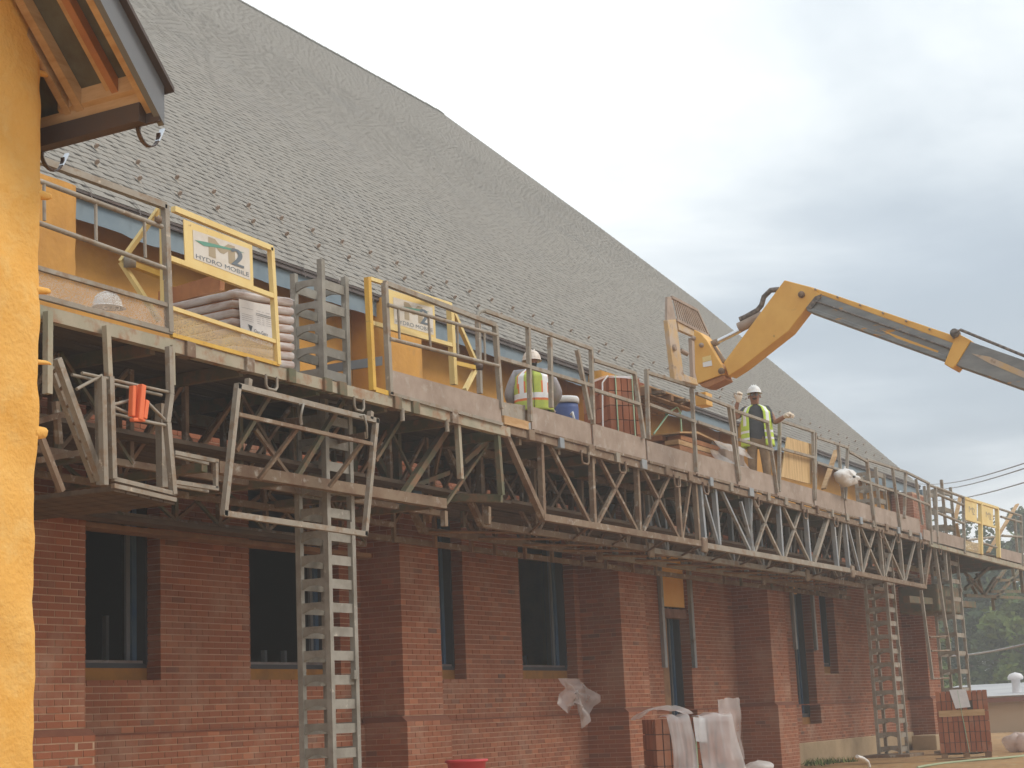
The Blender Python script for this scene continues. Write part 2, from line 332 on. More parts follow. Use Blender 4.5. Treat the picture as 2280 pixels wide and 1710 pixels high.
for i, (a, b, yf) in enumerate(BUT):
    bm_ = MB(); top = TOP if i < 4 else 6.75
    bm_.box(a + 0.006, b - 0.006, yf + 0.006, 12.0, TABLE + CH, top); bm_.box(a - 0.054, b + 0.054, yf - 0.064, 11.99, -0.1, TABLE - 0.002)
    bm_.prism([(a - 0.06, yf - 0.07, TABLE), (a - 0.055, yf + 0.012, TABLE + CH), (a - 0.055, 11.98, TABLE + CH), (a - 0.06, 11.98, TABLE)], (b - a + 0.12, 0, 0), 1)
    o = bm_.build('buttress', ['mortar', 'brick_cap'], hall); buts.append(o)
    lay(i, 0, a, b, TABLE + CH, top, yf); lay(i, 0, a - 0.06, b + 0.06, 0.0, TABLE, yf - 0.07)
    lay(i, 1, yf + 0.10, 12.0, TABLE + CH, top, a); lay(i, 1, yf + 0.03, 11.94, 0.0, TABLE, a - 0.06)
    lay(i, 2, yf + 0.10, 12.0, TABLE + CH, top, b)
# the 300 that show largest (nearest the photographer, in view) are parts of their own; the others share one mesh
def in_view(b):
    x = b[2] if b[1] == 0 else b[5]; y = b[5] if b[1] == 0 else b[2]
    return b[1] != 2 and b[3] - b[2] > 0.18 and b[6] == 0.10 and 0.95 < b[4] < 4.0 and x > 11.75 and not (b[0] == 'wall' and x < 12.6)
cand = sorted([b for b in bricks if in_view(b) and b[1] == 0], key=lambda b: b[2] ** 2 + b[5] ** 2 + (b[4] - 1.6) ** 2)[:300]
chosen = set(map(id, cand))
BMESH = []
for i in range(14):
    bm_ = MB().box(-0.0959, 0.0959, 0.0, 0.10, 0.0, 0.0562, 0, i / 13.0); BMESH.append(bm_.mesh('brick', 'brick', (0, 0, 0), True))
def rr(): return min(1, max(0, random.gauss(0.55, 0.20)))
rest = MB()
for b in bricks:
    ow, ax, p, q, z, fr, d = b; j = random.uniform(-0.0025, 0.0025); r = rr()
    if id(b) in chosen:
        put('brick', BMESH[int(r * 13)], brick_wall if ow == 'wall' else buts[ow], ((p + q) / 2, fr + j, z + 0.0115), random.uniform(-0.004, 0.004)); continue
    if ax == 0: rest.box(p, q, fr + j, fr + d, z + 0.0115, z + CH, 0, r)
    elif ax == 1: rest.box(fr + j, fr + 0.09, p, q, z + 0.0115, z + CH, 0, r)
    else: rest.box(fr - 0.09, fr + j, p, q, z + 0.0115, z + CH, 0, r)
tag(rest.build('brickwork', 'brick', hall, True), kind='stuff')
MB().box(9.0, 43.4, 11.937, 12.0, TABLE - 0.012, TABLE + 0.008).build('water_table', 'brick_cap', hall)
MB().box(33.4, 42.0, 11.86, 11.93, -0.1, 0.86).build('foundation', 'concrete', hall, bevel=0.02)
MB().box(41.2, 46.5, 11.1, 11.7, -0.1, 0.78).build('footing', 'concrete', hall, bevel=0.03)

# inner sheathing with foam, window linings and dark rooms behind
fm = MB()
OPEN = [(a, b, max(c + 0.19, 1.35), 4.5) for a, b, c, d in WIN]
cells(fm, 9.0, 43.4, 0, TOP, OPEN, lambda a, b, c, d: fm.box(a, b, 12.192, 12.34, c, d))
fm.build('foam_sheathing', 'foam_shaded', hall)
def bumpy(x0, x1, z0, z1, y, nx, nz, amp):
    return [[(x0 + (x1 - x0) * i / nx, y + random.uniform(-amp, amp) + 0.02 * math.sin(i * 0.9), z0 + (z1 - z0) * j / nz) for j in range(nz + 1)] for i in range(nx + 1)]
up = MB().grid(bumpy(9.0, 43.4, TOP - 0.02, 7.38, 12.06, 120, 14, 0.006)); up.build('foam_upper_wall', 'foam_wall', hall)
for i, (a, b, yf) in enumerate(BUT[:4]):
    c = MB(); y0 = yf + 0.12
    c.grid([[(a + 0.02 + 0.02 * random.random(), y0 + (12.05 - y0) * (1 - j / 4), TOP + 2.02 * k / 12) for j in range(5)] +
            [(a + 0.03 + (b - a - 0.06) * j / 6, y0 + random.uniform(-0.012, 0.012), TOP + 2.02 * k / 12) for j in range(1, 6)] +
            [(b - 0.02 - 0.02 * random.random(), y0 + (12.05 - y0) * j / 4, TOP + 2.02 * k / 12) for j in range(5)] for k in range(13)])
    c.build('foam_pier', 'foam_wall', hall)
st = MB(); n = 260; x0, x1 = 9.0, 43.5
low = [6.755 + 0.012 * math.sin(i * 0.31) + 0.008 * math.sin(i * 0.83 + 1) + random.uniform(-0.006, 0.006) for i in range(n + 1)]
st.grid([[(x0 + (x1 - x0) * i / n, 11.655, low[i]), (x0 + (x1 - x0) * i / n, 11.652, 6.975)] for i in range(n + 1)]); st.build('membrane_strip', 'membrane', hall)
for i, (a, b, c, d) in enumerate(WIN):
    w_ = MB(); z0 = max(c + 0.19, 1.35)
    w_.box(b - 0.03, b + 0.02, 12.18, 12.52, z0, 4.5); w_.box(a - 0.02, a + 0.03, 12.345, 12.52, z0, 4.5); w_.box(a, b, 12.19, 12.52, z0 - 0.03, z0 + 0.02)
    win = w_.build('window', 'membrane_dark', hall)
    MB().box(b - 0.10, b - 0.032, 12.30, 12.40, z0 + 0.02, 4.5).build('frame', 'membrane_blue', win)
    MB().box(b - 0.16, b - 0.102, 12.33, 12.36, z0 + 0.02, 4.5).build('frame', 'grey_trim', win)
    MB().box(a + 0.05, b - 0.05, 12.20, 12.30, z0 + 0.021, z0 + 0.05).build('sill', 'fascia', win)
    if i in (0, 1, 3):
        for k in range(5):
            x = a + 0.75 + 0.42 * k + random.uniform(-0.1, 0.1)
            MB().box(x, x + 0.05, 13.3, 13.36, 1.9, 2.95 if i == 0 else 2.6).build('stud', 'stud', win)
# lower slot window: foam panel over a header, metal channels on both sides
MB().box(27.42, 28.63, 12.05, 12.15, 3.42, 4.5).build('foam_panel', 'foam', hall)
MB().box(27.42, 28.63, 12.02, 12.17, 3.22, 3.38).build('header', 'brick', hall)
MB().box(27.42, 27.72, 12.03, 12.18, 1.2, 3.2).build('infill', 'wood_dark', hall)
for x in (27.34, 28.66, 34.12, 35.42): MB().box(x, x + 0.10, 11.93, 11.995, 2.35 if x < 30 else 2.75, 4.5).build('steel_angle', 'steel_blue', hall)
MB().box(34.25, 34.75, 12.05, 12.15, 3.92, 4.3).build('foam_panel', 'foam', hall)
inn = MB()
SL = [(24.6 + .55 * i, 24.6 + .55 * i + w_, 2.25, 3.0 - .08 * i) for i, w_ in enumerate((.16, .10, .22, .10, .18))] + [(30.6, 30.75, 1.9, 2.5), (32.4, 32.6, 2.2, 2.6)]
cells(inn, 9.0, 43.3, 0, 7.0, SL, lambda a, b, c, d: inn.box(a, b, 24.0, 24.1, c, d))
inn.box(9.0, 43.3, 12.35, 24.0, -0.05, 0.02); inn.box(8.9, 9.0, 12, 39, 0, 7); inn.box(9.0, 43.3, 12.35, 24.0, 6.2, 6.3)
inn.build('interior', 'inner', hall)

# roof: laminated shingles laid course by course on a slightly bowed slope
PR = [(11.60, 7.05), (14.72, 10.22), (17.46, 12.94), (20.53, 15.77), (25.60, 20.30)]
SEG = []; acc = 0
for (y0, z0), (y1, z1) in zip(PR, PR[1:]):
    l = math.hypot(y1 - y0, z1 - z0); SEG.append((acc, l, y0, z0, (y1 - y0) / l, (z1 - z0) / l)); acc += l
SLEN = acc
def rp(x, s, h=0.0):
    for a, l, y0, z0, cy_, cz_ in SEG:
        if s <= a + l or a + l >= SLEN - 1e-6:
            t = s - a; return (x, y0 + cy_ * t - cz_ * h, z0 + cz_ * t + cy_ * h)
RX0, RX1, EX = 9.0, 43.75, 0.143
deck = MB()
for a, l, y0, z0, cy_, cz_ in SEG:
    deck.add([rp(RX0, a + 1e-4, -0.002), rp(RX1, a + 1e-4, -0.002), rp(RX1, a + l - 1e-4, -0.002), rp(RX0, a + l - 1e-4, -0.002)], [(0, 1, 2, 3)])
    deck.add([rp(RX0, a + 1e-4, -0.06), rp(RX1, a + 1e-4, -0.06), rp(RX1, a + l - 1e-4, -0.06), rp(RX0, a + l - 1e-4, -0.06)], [(0, 3, 2, 1)])
    deck.add([rp(RX1, a + 1e-4, -0.06), rp(RX1, a + 1e-4, -0.002), rp(RX1, a + l - 1e-4, -0.002), rp(RX1, a + l - 1e-4, -0.06)], [(0, 1, 2, 3)])
deck.add([(RX0, 25.6, 20.28), (RX1, 25.6, 20.28), (RX1, 39.6, 7.0), (RX0, 39.6, 7.0)], [(0, 1, 2, 3)])
roof = deck.build('roof', 'fascia', hall)
SHM = {}
def shingle_mesh(q):
    if q not in SHM:
        m = MB(); L_ = q[0]; o = V(rp(0, 0.0))
        pts = [V(rp(x, s, h)) - o for x, s, h in ((0, 0, .003), (L_, 0, .003), (L_, EX, .001), (0, EX, .001), (0, 0, .011), (L_, 0, .011), (L_, EX, .006), (0, EX, .006))]
        m.add(pts, [(4, 5, 6, 7), (0, 1, 5, 4), (0, 4, 7, 3), (1, 2, 6, 5)], 0, q[1]); SHM[q] = m.mesh('shingle', 'shingle', (0, 0, 0), True)
    return SHM[q]
shg = MB(); nparts = 0; k = 0
while k * EX < SLEN - 0.02:
    s = k * EX; s1 = min(s + EX, SLEN)
    shg.add([rp(RX0, s, .009), rp(RX1, s, .009), rp(RX1, s1, .002), rp(RX0, s1, .002), rp(RX0, s, -.001), rp(RX1, s, -.001)], [(0, 1, 2, 3), (4, 5, 1, 0)], 0, 0.53 + 0.06 * random.random())
    x = RX0 + random.random() * 0.3
    while x < RX1 - 0.35:
        l = random.choice((0.10, 0.13, 0.16, 0.20, 0.26)); gap = random.choice((0.06, 0.08, 0.10, 0.13)); r = min(1, max(0.2, random.gauss(0.56, 0.10)))
        if nparts < 300 and k < 14 and 12.55 < x < 19.2:
            put('shingle', shingle_mesh((l, round(r * 8) / 8)), roof, rp(x, s)); nparts += 1
        else:
            hh = .011 - .0048 * min(1, k / 40); r = .56 + (r - .56) * max(.15, 1 - k / 90)
            p = [rp(x, s, .003), rp(x + l, s, .003), rp(x + l, s1, .006), rp(x, s1, .006), rp(x, s, hh), rp(x + l, s, hh)]
            shg.add(p, [(4, 5, 2, 3), (0, 1, 5, 4)], 0, r)
        if random.random() < 0.8 and 0 < k < 92:      # dark dash under the tab edge: printed granules plus edge shadow put into colour
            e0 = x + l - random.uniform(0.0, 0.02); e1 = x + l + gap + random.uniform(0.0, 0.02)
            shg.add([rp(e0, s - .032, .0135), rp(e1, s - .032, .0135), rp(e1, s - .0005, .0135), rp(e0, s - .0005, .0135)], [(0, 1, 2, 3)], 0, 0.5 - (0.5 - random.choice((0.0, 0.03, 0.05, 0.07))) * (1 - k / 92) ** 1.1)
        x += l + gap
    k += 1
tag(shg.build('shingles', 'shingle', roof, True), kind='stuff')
rc = MB(); x = RX0
while x < RX1 - 0.1:
    l = 0.30; hh = random.uniform(0, 0.012)
    rc.add([(x, 25.45, 20.20 + hh), (x, 25.6, 20.345 + hh), (x, 25.75, 20.20 + hh), (x + l, 25.45, 20.19 + hh), (x + l, 25.6, 20.335 + hh), (x + l, 25.75, 20.19 + hh)], [(0, 3, 4, 1), (1, 4, 5, 2), (0, 1, 2), (3, 5, 4)], 0, 0.1 + random.random() * 0.3); x += l
rc.build('ridge_cap', 'shingle', roof, True)
MB().box(RX0, RX1 - 0.02, 11.612, 11.65, 6.99, 7.03).build('fascia_board', 'fascia', hall)
MB().box(RX0, RX1 - 0.02, 11.59, 11.611, 7.022, 7.046).build('drip_edge', 'dark_metal', hall)
MB().box(RX0, RX1 - 0.02, 11.605, 11.649, 6.972, 6.988).build('gutter_board', 'dark_metal', hall)
gw = MB(); gw.prism([(43.38, 12.2, 0), (43.38, 12.2, 7.2), (43.38, 25.6, 20.1), (43.38, 39.0, 7.2), (43.38, 39.0, 0)], (0.1, 0, 0)); gw.build('gable_wall', 'foam_wall', hall)
MB().box(43.48, 43.9, 11.5, 13.0, 6.55, 6.92).build('eave_return', 'membrane', hall)
# gutter brackets along the eave and two rows of clear snow guards
gbm = MB().add([(0, 0, 0), (0.018, 0, 0), (0.018, -0.03, -0.14), (0, -0.03, -0.14), (0.018, 0.09, 0.10), (0, 0.09, 0.10)], [(0, 1, 2, 3), (0, 5, 4, 1)]).mesh('gutter_bracket', 'dark_metal')
for i in range(44): put('gutter_bracket', gbm, hall, (11.2 + i * 0.74, 11.575, 7.06))
sg = MB(); o = V(rp(0, 0))
def sp(x, s, h): return V(rp(x, s, h)) - o
sg.add([sp(-.02, 0, .02), sp(.02, 0, .02), sp(.02, .10, .02), sp(-.02, .10, .02)], [(0, 1, 2, 3)], 1)
sg.add([sp(.030 * math.cos(t * .785), 0.02, .05 + .032 * math.sin(t * .785)) for t in range(8)] + [sp(.030 * math.cos(t * .785), 0.035, .05 + .032 * math.sin(t * .785)) for t in range(8)],
       [tuple(range(8)), tuple(range(15, 7, -1))] + [(t, (t + 1) % 8, (t + 1) % 8 + 8, t + 8) for t in range(8)], 0)
sg.add([sp(-.02, -.035, .021), sp(.012, -.035, .021), sp(.012, 0.0, .03), sp(-.02, 0.0, .03)], [(0, 1, 2, 3)], 1)
sgm = sg.mesh('snow_guard', ['dirt_steel', 'steel'])
for r_, (s_, xo) in enumerate(((0.82, 11.35), (1.335, 11.05))):
    for i in range(46): put('snow_guard', sgm, roof, rp(xo + i * 0.69, s_, 0.004))

# ------------------------------------------------------------------ low wing on the left, foam-covered, with open eave
wing = thing('foam_wing', (5.6, 5.5, 0), 'orange spray foam wall with open timber eave at the left edge', 'building')
fw = MB(); rows = []
for k in range(141):
    z = 5.15 * k / 140; row = []
    for j in range(60):
        u = j / 59.0; x = 3.6 + 2.16 * u; lump = 0.010 * math.sin(z * 5 + 3 * math.sin(u * 7)) + 0.006 * math.sin(z * 13 + u * 23) + random.uniform(-0.003, 0.003)
        edge = max(0, (u - 0.955) / 0.045)
        row.append((x + 0.010 * math.sin(z * 2.1) * u + (0.005 * math.sin(z * 11) + 0.003 * math.sin(z * 31) if u > 0.9 else 0), 5.5 + lump * (1 - edge) + 0.11 * edge * edge, z))
    for j in range(5): row.append((5.76 + 0.010 * math.sin(z * 2.1) + 0.005 * math.sin(z * 11) + 0.003 * math.sin(z * 31) - 0.02 * j, 5.61 + 0.5 * j, z))
    rows.append(row)
fw.grid(rows); foam = fw.build('foam_wall', 'foam', wing)
for z, l, r_ in ((4.70, .03, .012), (4.10, .03, .018), (3.64, .025, .014), (3.30, .035, .009), (2.97, .02, .024)):
    x = 5.74 + 0.010 * math.sin(z * 2.1)
    MB().tube([(x - .06, 5.53, z), (x + .01, 5.52, z + .006), (x + l * .8, 5.515, z + .004), (x + l * 1.1, 5.515, z)], [r_ * 1.5, r_ * 1.1, r_ * .7, .003], 9).build('foam_lump', 'foam', foam)
EXW, EYW, EZW = 5.95, 5.0, 4.42          # outer eave corner
def sl(t, h, y): return (EXW - t * 0.70, y, EZW + 0.13 + t * 0.714 + h)   # along the rake, t in metres
rt = thing_roof = MB()
rt.prism([sl(0.0, 0.03, EYW), sl(3.4, 0.03, EYW), sl(3.4, 0.06, EYW), sl(0.0, 0.06, EYW)], (0, 3.0, 0)); wroof = rt.build('eave_sheathing', 'osb', wing)
MB().prism([sl(-0.06, 0.062, EYW - 0.05), sl(3.4, 0.062, EYW - 0.05), sl(3.4, 0.085, EYW - 0.05), sl(-0.06, 0.085, EYW - 0.05)], (0, 3.0, 0)).build('shingle_edge', 'dark_metal', wing)
def rafter(y, w, d, m, t0=0.02): MB().prism([sl(t0, 0.028, y), sl(3.3, 0.028, y), sl(3.3, 0.028 - d, y), sl(t0, 0.028 - d, y)], (0, w, 0)).build('rafter', m, wing)
rafter(EYW + 0.03, 0.038, 0.13, 'wood'); rafter(EYW + 0.19, 0.04, 0.07, 'wood_red', 0.05); rafter(EYW + 0.42, 0.045, 0.09, 'wood', 0.05); rafter(EYW + 0.50, 0.04, 0.09, 'wood', 0.05); rafter(EYW + 0.235, 0.03, 0.05, 'wood', 0.05)
for t in (0.06, 0.75, 1.45): MB().prism([sl(t, 0.026, EYW + 0.07), sl(t + 0.05, 0.026, EYW + 0.07), sl(t + 0.05, -0.05, EYW + 0.07), sl(t, -0.05, EYW + 0.07)], (0, 0.5, 0)).build('lookout', 'wood', wing)
MB().box(EXW - 0.06, EXW - 0.022, EYW + 0.072, EYW + 3, EZW + 0.096, EZW + 0.15).build('sub_fascia', 'wood', wing)
MB().box(EXW - 0.02, EXW, EYW - 0.005, EYW + 3, EZW, EZW + 0.14).build('fascia', 'dark_metal', wing)
MB().box(EXW - 0.07, EXW - 0.021, EYW + 0.071, EYW + 3, EZW + 0.0, EZW + 0.092).build('fascia_flange', 'dark_metal', wing)
MB().prism([sl(-0.02, 0.06, EYW - 0.012), sl(3.4, 0.06, EYW - 0.012), sl(3.4, -0.03, EYW - 0.012), sl(-0.02, -0.13, EYW - 0.012)], (0, 0.035, 0)).build('rake_trim', 'grey_trim', wing)
for y in (5.13, 5.74):
    pts = [(EXW - 0.01 + 0.075 - 0.075 * math.cos(t * 0.262), y, EZW + 0.02 - 0.085 * math.sin(t * 0.262) - 0.01) for t in range(13)]
    h = MB()
    for p, q in zip(pts, pts[1:]): h.beam(p, q, 0.022, 0.006, ext=0.002)
    h.tube([(EXW + 0.004, y, EZW + 0.06), (EXW + 0.004, y, EZW - 0.01)], 0.006)
    hk = h.build('gutter_hook', 'dark_metal', wing)
    MB().beam(pts[-3], V(pts[-1]) + V((0.03, 0, 0.03)), 0.026, 0.008).build('hook_tip', 'chrome', hk)

# ------------------------------------------------------------------ scaffold: left mast-climbing platform
YF = 9.2
def loop(name, parent, x, z, w=0.17, h=0.13, mats='steel', y=YF):
    p = [(x - w / 2, y, z), (x - w / 2, y, z - h * .75), (x - w / 2 + .03, y, z - h), (x + w / 2 - .03, y, z - h), (x + w / 2, y, z - h * .75), (x + w / 2, y, z)]
    return rod(name, p, 0.014, mats, parent)
def decking(parent, x0, x1, n=8, y0=9.30, y1=11.25):
    w = (y1 - y0) / n
    for i in range(n):
        x = x0
        while x < x1 - 0.3:
            e = min(x1, x + random.uniform(2.4, 3.6)); dz = random.uniform(-0.006, 0.006)
            MB().box(x, e - 0.01, y0 + i * w, y0 + (i + 1) * w - 0.012, 4.86 + dz, 4.90 + dz).build('deck_plank', 'plank', parent); x = e
def joists(parent, x0, x1, st=1.2):
    x = x0
    while x < x1: MB().box(x, x + 0.06, 9.28, 11.2, 4.74, 4.855).build('joist', 'steel_olive', parent); x += st
def sheet(name, mats, parent, a, b, c, d, th=0.012):   # a,b top edge, c,d bottom edge
    return MB().prism([a, b, d, c], (0, th, 0)).build(name, mats, parent)

br_early = thing('truss_bridge', (26, 9.3, 3.9), 'long steel truss bridge carrying the walkway between the two platform units', 'scaffold')
pl = thing('work_platform', (12.5, 9.2, 4.8), 'near scaffold platform unit with grey guard rails around the tall left mast', 'scaffold')
bar('edge_beam', (8.2, YF + 0.04, 4.835), (17.05, YF + 0.04, 4.835), 0.08, 'beam', pl, h=0.11)
bar('rear_beam', (8.2, 11.2, 4.80), (17.05, 11.2, 4.80), 0.08, 'beam', pl, h=0.12)
decking(pl, 8.2, 17.0); joists(pl, 8.5, 17.0)
for x in (11.25, 12.08, 12.72, 13.30, 13.55, 14.55, 14.9, 15.7): MB().box(x, x + random.uniform(.09, .15), YF - 0.03, YF + 0.09, 4.765, 4.90).build('clamp', random.choice(('steel_brown', 'steel_olive')), pl, bevel=0.006)
loop('lifting_loop', pl, 12.48, 4.79); loop('lifting_loop', pl, 13.92, 4.79)
for x in (14.72, 15.62): rod('pin', [(x, YF, 4.79), (x, YF, 4.66)], 0.025, 'steel', pl); 
# guard panel seen beside the foam wall
bar('guard_post', (10.999, 9.200, 6.051), (11.049, 9.200, 4.943), 0.055, 'steel', pl)
bar('guard_rail', (8.2, YF, 6.05), (10.999, 9.200, 6.044), 0.055, 'steel', pl)
rod('guard_rail', [(8.2, YF - 0.03, 5.89), (10.925, 9.170, 5.836)], 0.022, 'steel', pl)
rod('guard_rail', [(8.2, YF - 0.03, 5.565), (10.957, 9.170, 5.479)], 0.022, 'steel', pl)
for a, b in (((9.525, 9.170, 5.874), (9.533, 9.170, 5.557)), ((10.108, 9.170, 5.851), (10.115, 9.170, 5.528)), ((10.699, 9.170, 5.830), (10.711, 9.170, 5.517))): rod('baluster', [a, b], 0.014, 'steel', pl)
bar('toe_rail', (8.2, YF, 5.175), (11.028, 9.200, 5.172), 0.035, 'steel', pl); bar('toe_rail', (8.2, YF, 4.955), (11.072, 9.200, 4.947), 0.04, 'steel', pl)
sheet('toe_mesh', 'mesh', pl, (8.2, YF + .01, 5.17), (11.040, 9.210, 5.176), (8.2, YF + .01, 4.96), (11.068, 9.210, 4.953), 0.003)
# guard panel right of the mast
A, B, C_, D_ = (14.460, 9.200, 6.074), (14.497, 9.200, 4.905), (16.793, 9.200, 6.052), (16.848, 9.200, 5.083)
bar('guard_post', A, B, 0.055, 'steel', pl); bar('guard_post', C_, D_, 0.055, 'steel', pl)
bar('guard_rail', A, C_, 0.05, 'steel', pl)
rod('guard_rail', [(14.462, 9.170, 5.839), (16.754, 9.170, 5.925)], 0.022, 'steel', pl); rod('guard_rail', [(14.483, 9.170, 5.483), (16.774, 9.170, 5.566)], 0.022, 'steel', pl)
for a, b in (((14.659, 9.170, 5.837), (14.670, 9.170, 5.487)), ((15.264, 9.170, 5.863), (15.285, 9.170, 5.516)), ((15.871, 9.170, 5.879), (15.868, 9.170, 5.536)), ((16.476, 9.170, 5.907), (16.472, 9.170, 5.555))): rod('baluster', [a, b], 0.014, 'steel', pl)
sheet('toe_board', 'toe', pl, (14.522, 9.200, 5.169), (16.832, 9.200, 5.181), (14.509, 9.200, 4.935), (16.858, 9.200, 4.908), 0.02)
bar('toe_rail', (14.472, 9.190, 4.911), (16.839, 9.190, 4.898), 0.035, 'steel', pl)
bar('guard_post', (19.421, 10.900, 6.862), (19.396, 10.900, 5.853), 0.06, 'steel', pl)
for a_, b_ in ((12.48, 18.0), (19.08, 24.2), (25.3, 30.78), (31.85, 42.2)):  # added planks close the gap at the wall, keeping daylight off the brick
    for j in range(2): MB().box(a_, b_, 11.28 + .31 * j, 11.575 + .31 * j, 4.84, 4.88).build('light_block_plank', 'plank', pl if b_ < 19 else br_early)
# steel hanging under the platform
def under(name, pts, w, mats, y=None, parent=pl): return [bar(name, a, b, w, mats, parent) for a, b in zip(pts, pts[1:])]
under('hanger', [(9.559, 9.150, 4.830), (9.561, 9.150, 4.187)], 0.055, 'beam'); under('hanger', [(10.212, 9.150, 4.838), (10.258, 9.150, 4.151)], 0.05, 'beam')
under('hanger', [(11.025, 9.150, 4.820), (11.034, 9.150, 4.476)], 0.03, 'beam'); under('hanger', [(15.928, 9.250, 4.821), (15.953, 9.250, 4.188)], 0.055, 'beam')
under('hanger', [(16.811, 9.250, 4.851), (16.861, 9.250, 4.094)], 0.06, 'steel_olive')
for a, b, w_, m_ in (((13.148, 9.600, 4.911), (12.457, 9.600, 4.131), .04, 'steel_olive'), ((14.282, 9.600, 4.915), (13.404, 9.600, 3.988), .05, 'steel_olive'), ((15.420, 9.600, 4.901), (14.803, 9.600, 4.301), .04, 'steel_olive'),
                  ((16.362, 9.600, 4.890), (15.338, 9.600, 3.996), .075, 'steel_olive'), ((17.393, 9.600, 4.910), (16.633, 9.600, 4.488), .06, 'steel_olive'), ((17.218, 9.600, 4.760), (16.206, 9.600, 3.970), .035, 'steel_olive'),
                  ((12.882, 9.700, 4.399), (13.410, 9.700, 4.013), .035, 'steel_brown'), ((15.757, 10.200, 4.504), (16.125, 10.200, 4.130), .07, 'steel_olive'), ((16.195, 10.200, 4.832), (16.184, 10.200, 4.166), .07, 'steel_olive'), ((15.263, 10.200, 4.791), (15.285, 10.200, 4.155), .08, 'steel_olive'), ((14.045, 10.200, 4.564), (14.056, 10.200, 4.160), .08, 'steel_olive'),
                  ((16.079, 9.900, 4.201), (16.800, 9.900, 4.413), .05, 'steel_olive')):
    bar('brace', a, b, w_, m_, pl)
bar('lower_chord', (12.157, 9.600, 3.948), (16.148, 9.600, 3.965), 0.10, 'steel_brown', pl, h=0.11); bar('lower_chord', (14.154, 11.000, 4.228), (17.599, 11.000, 4.231), 0.10, 'steel_olive', pl, h=0.11)
for x in (10.8, 12.0, 13.2, 14.6, 15.9): bar('cross_member', (x, 9.6, 3.93), (x, 11.3, 3.93), 0.08, 'steel_olive', pl, up=(0, 0, 1))
bar('cross_member', (16.959, 9.300, 4.069), (16.750, 10.232, 4.160), 0.09, 'steel_olive', pl, up=(0, 0, 1))
MB().box(16.1, 16.3, 9.95, 10.2, 3.98, 4.22).build('power_unit', 'membrane_blue', pl, bevel=0.03)
# dense lattice of rusty frames below the deck
for y, x0, x1, z0, z1 in ((10.02, 8.4, 16.9, 3.95, 4.80), (10.75, 8.4, 16.9, 3.90, 4.80), (11.15, 8.6, 16.9, 3.70, 4.14)):
    x = x0
    while x < x1:
        e = min(x1, x + random.uniform(.62, .95)); m_ = random.choice(('steel_brown', 'steel_olive', 'wood_dark'))
        bar('lattice_post', (x, y, z0), (x, y, z1), .05, m_, pl)
        if random.random() < .85: bar('lattice_brace', (x, y + .02, z0), (e, y + .02, z1), .038, random.choice(('steel_brown', 'wood_dark')), pl)
        if random.random() < .6: bar('lattice_brace', (x, y - .02, z1), (e, y - .02, z0), .032, random.choice(('steel_brown', 'steel_olive')), pl)
        x = e
    bar('lattice_rail', (x0, y, z0), (x1, y, z0), .06, 'steel_brown', pl)
bar('gusset_post', (17.156, 9.600, 4.020), (17.138, 9.600, 3.815), 0.06, 'steel_brown', pl); bar('gusset_post', (16.163, 9.600, 3.888), (16.161, 9.600, 3.717), 0.06, 'steel_brown', pl)
for x in (9.4, 10.3): bar('brace', (x, 10.6, 4.7), (x + .5, 10.6, 3.7), 0.05, 'steel_brown', pl)
bar('outrigger_board', (8.4, 11.5, 3.62), (17.4, 11.5, 3.62), 0.24, 'wood_dark', pl, h=0.05); bar('outrigger_board', (8.4, 11.15, 3.66), (16.2, 11.15, 3.66), 0.24, 'plank', pl, h=0.05)

for j in range(6):  # added plank rows, put in to block ground bounce and darken the underside
    x = 8.4
    while x < 35.5:
        e = x + random.uniform(2.5, 3.4); dz = random.uniform(-.01, .01); lim = 11.24
        MB().box(x, e - .015, 9.78 + .245 * j, 10.01 + .245 * j, 4.16 + dz, 4.20 + dz).build('added_shade_plank', 'plank', pl if e < 17.3 else br_early); x = e
# hanging square frame with two brackets
hf = thing('hanging_frame', (13.2, 9.1, 4.0), 'square steel frame hanging tilted under the platform beside the left mast', 'frame')
TL, TR, BRc, BLc = (11.848, 9.100, 4.583), (14.063, 9.100, 4.564), (13.807, 9.100, 3.418), (11.632, 9.100, 3.438)
for a, b in ((TL, TR), (TR, BRc), (BRc, BLc), (BLc, TL)): bar('frame_tube', a, b, 0.05, 'steel', hf, ext=0.02)
bar('cross_rail', (11.842, 9.100, 4.330), (13.972, 9.100, 4.319), 0.035, 'steel_brown', hf)
for a, b in (((11.996, 9.100, 4.605), (12.006, 9.100, 4.671)), ((13.956, 9.100, 4.566), (13.970, 9.100, 4.644))): bar('hinge', a, b, 0.05, 'steel', hf)
for a, b, c, d in (((12.820, 9.120, 4.398), (13.632, 10.000, 4.601), (12.749, 9.120, 4.317), (12.533, 9.400, 3.855)), ((13.910, 9.120, 4.400), (14.453, 10.000, 4.492), (13.869, 9.120, 4.341), (13.660, 9.400, 3.894))):
    bar('bracket_arm', a, b, 0.03, 'steel_brown', hf, h=0.07); bar('bracket_strut', c, d, 0.035, 'steel_brown', hf)
rod('handle', [(12.736, 9.080, 4.540), (12.766, 9.050, 4.545), (12.725, 9.050, 4.448), (12.775, 9.100, 4.374)], 0.012, 'galv', hf)
rod('handle', [(13.734, 9.080, 4.566), (13.775, 9.050, 4.579), (13.818, 9.050, 4.477), (13.894, 9.100, 4.374)], 0.012, 'galv', hf)

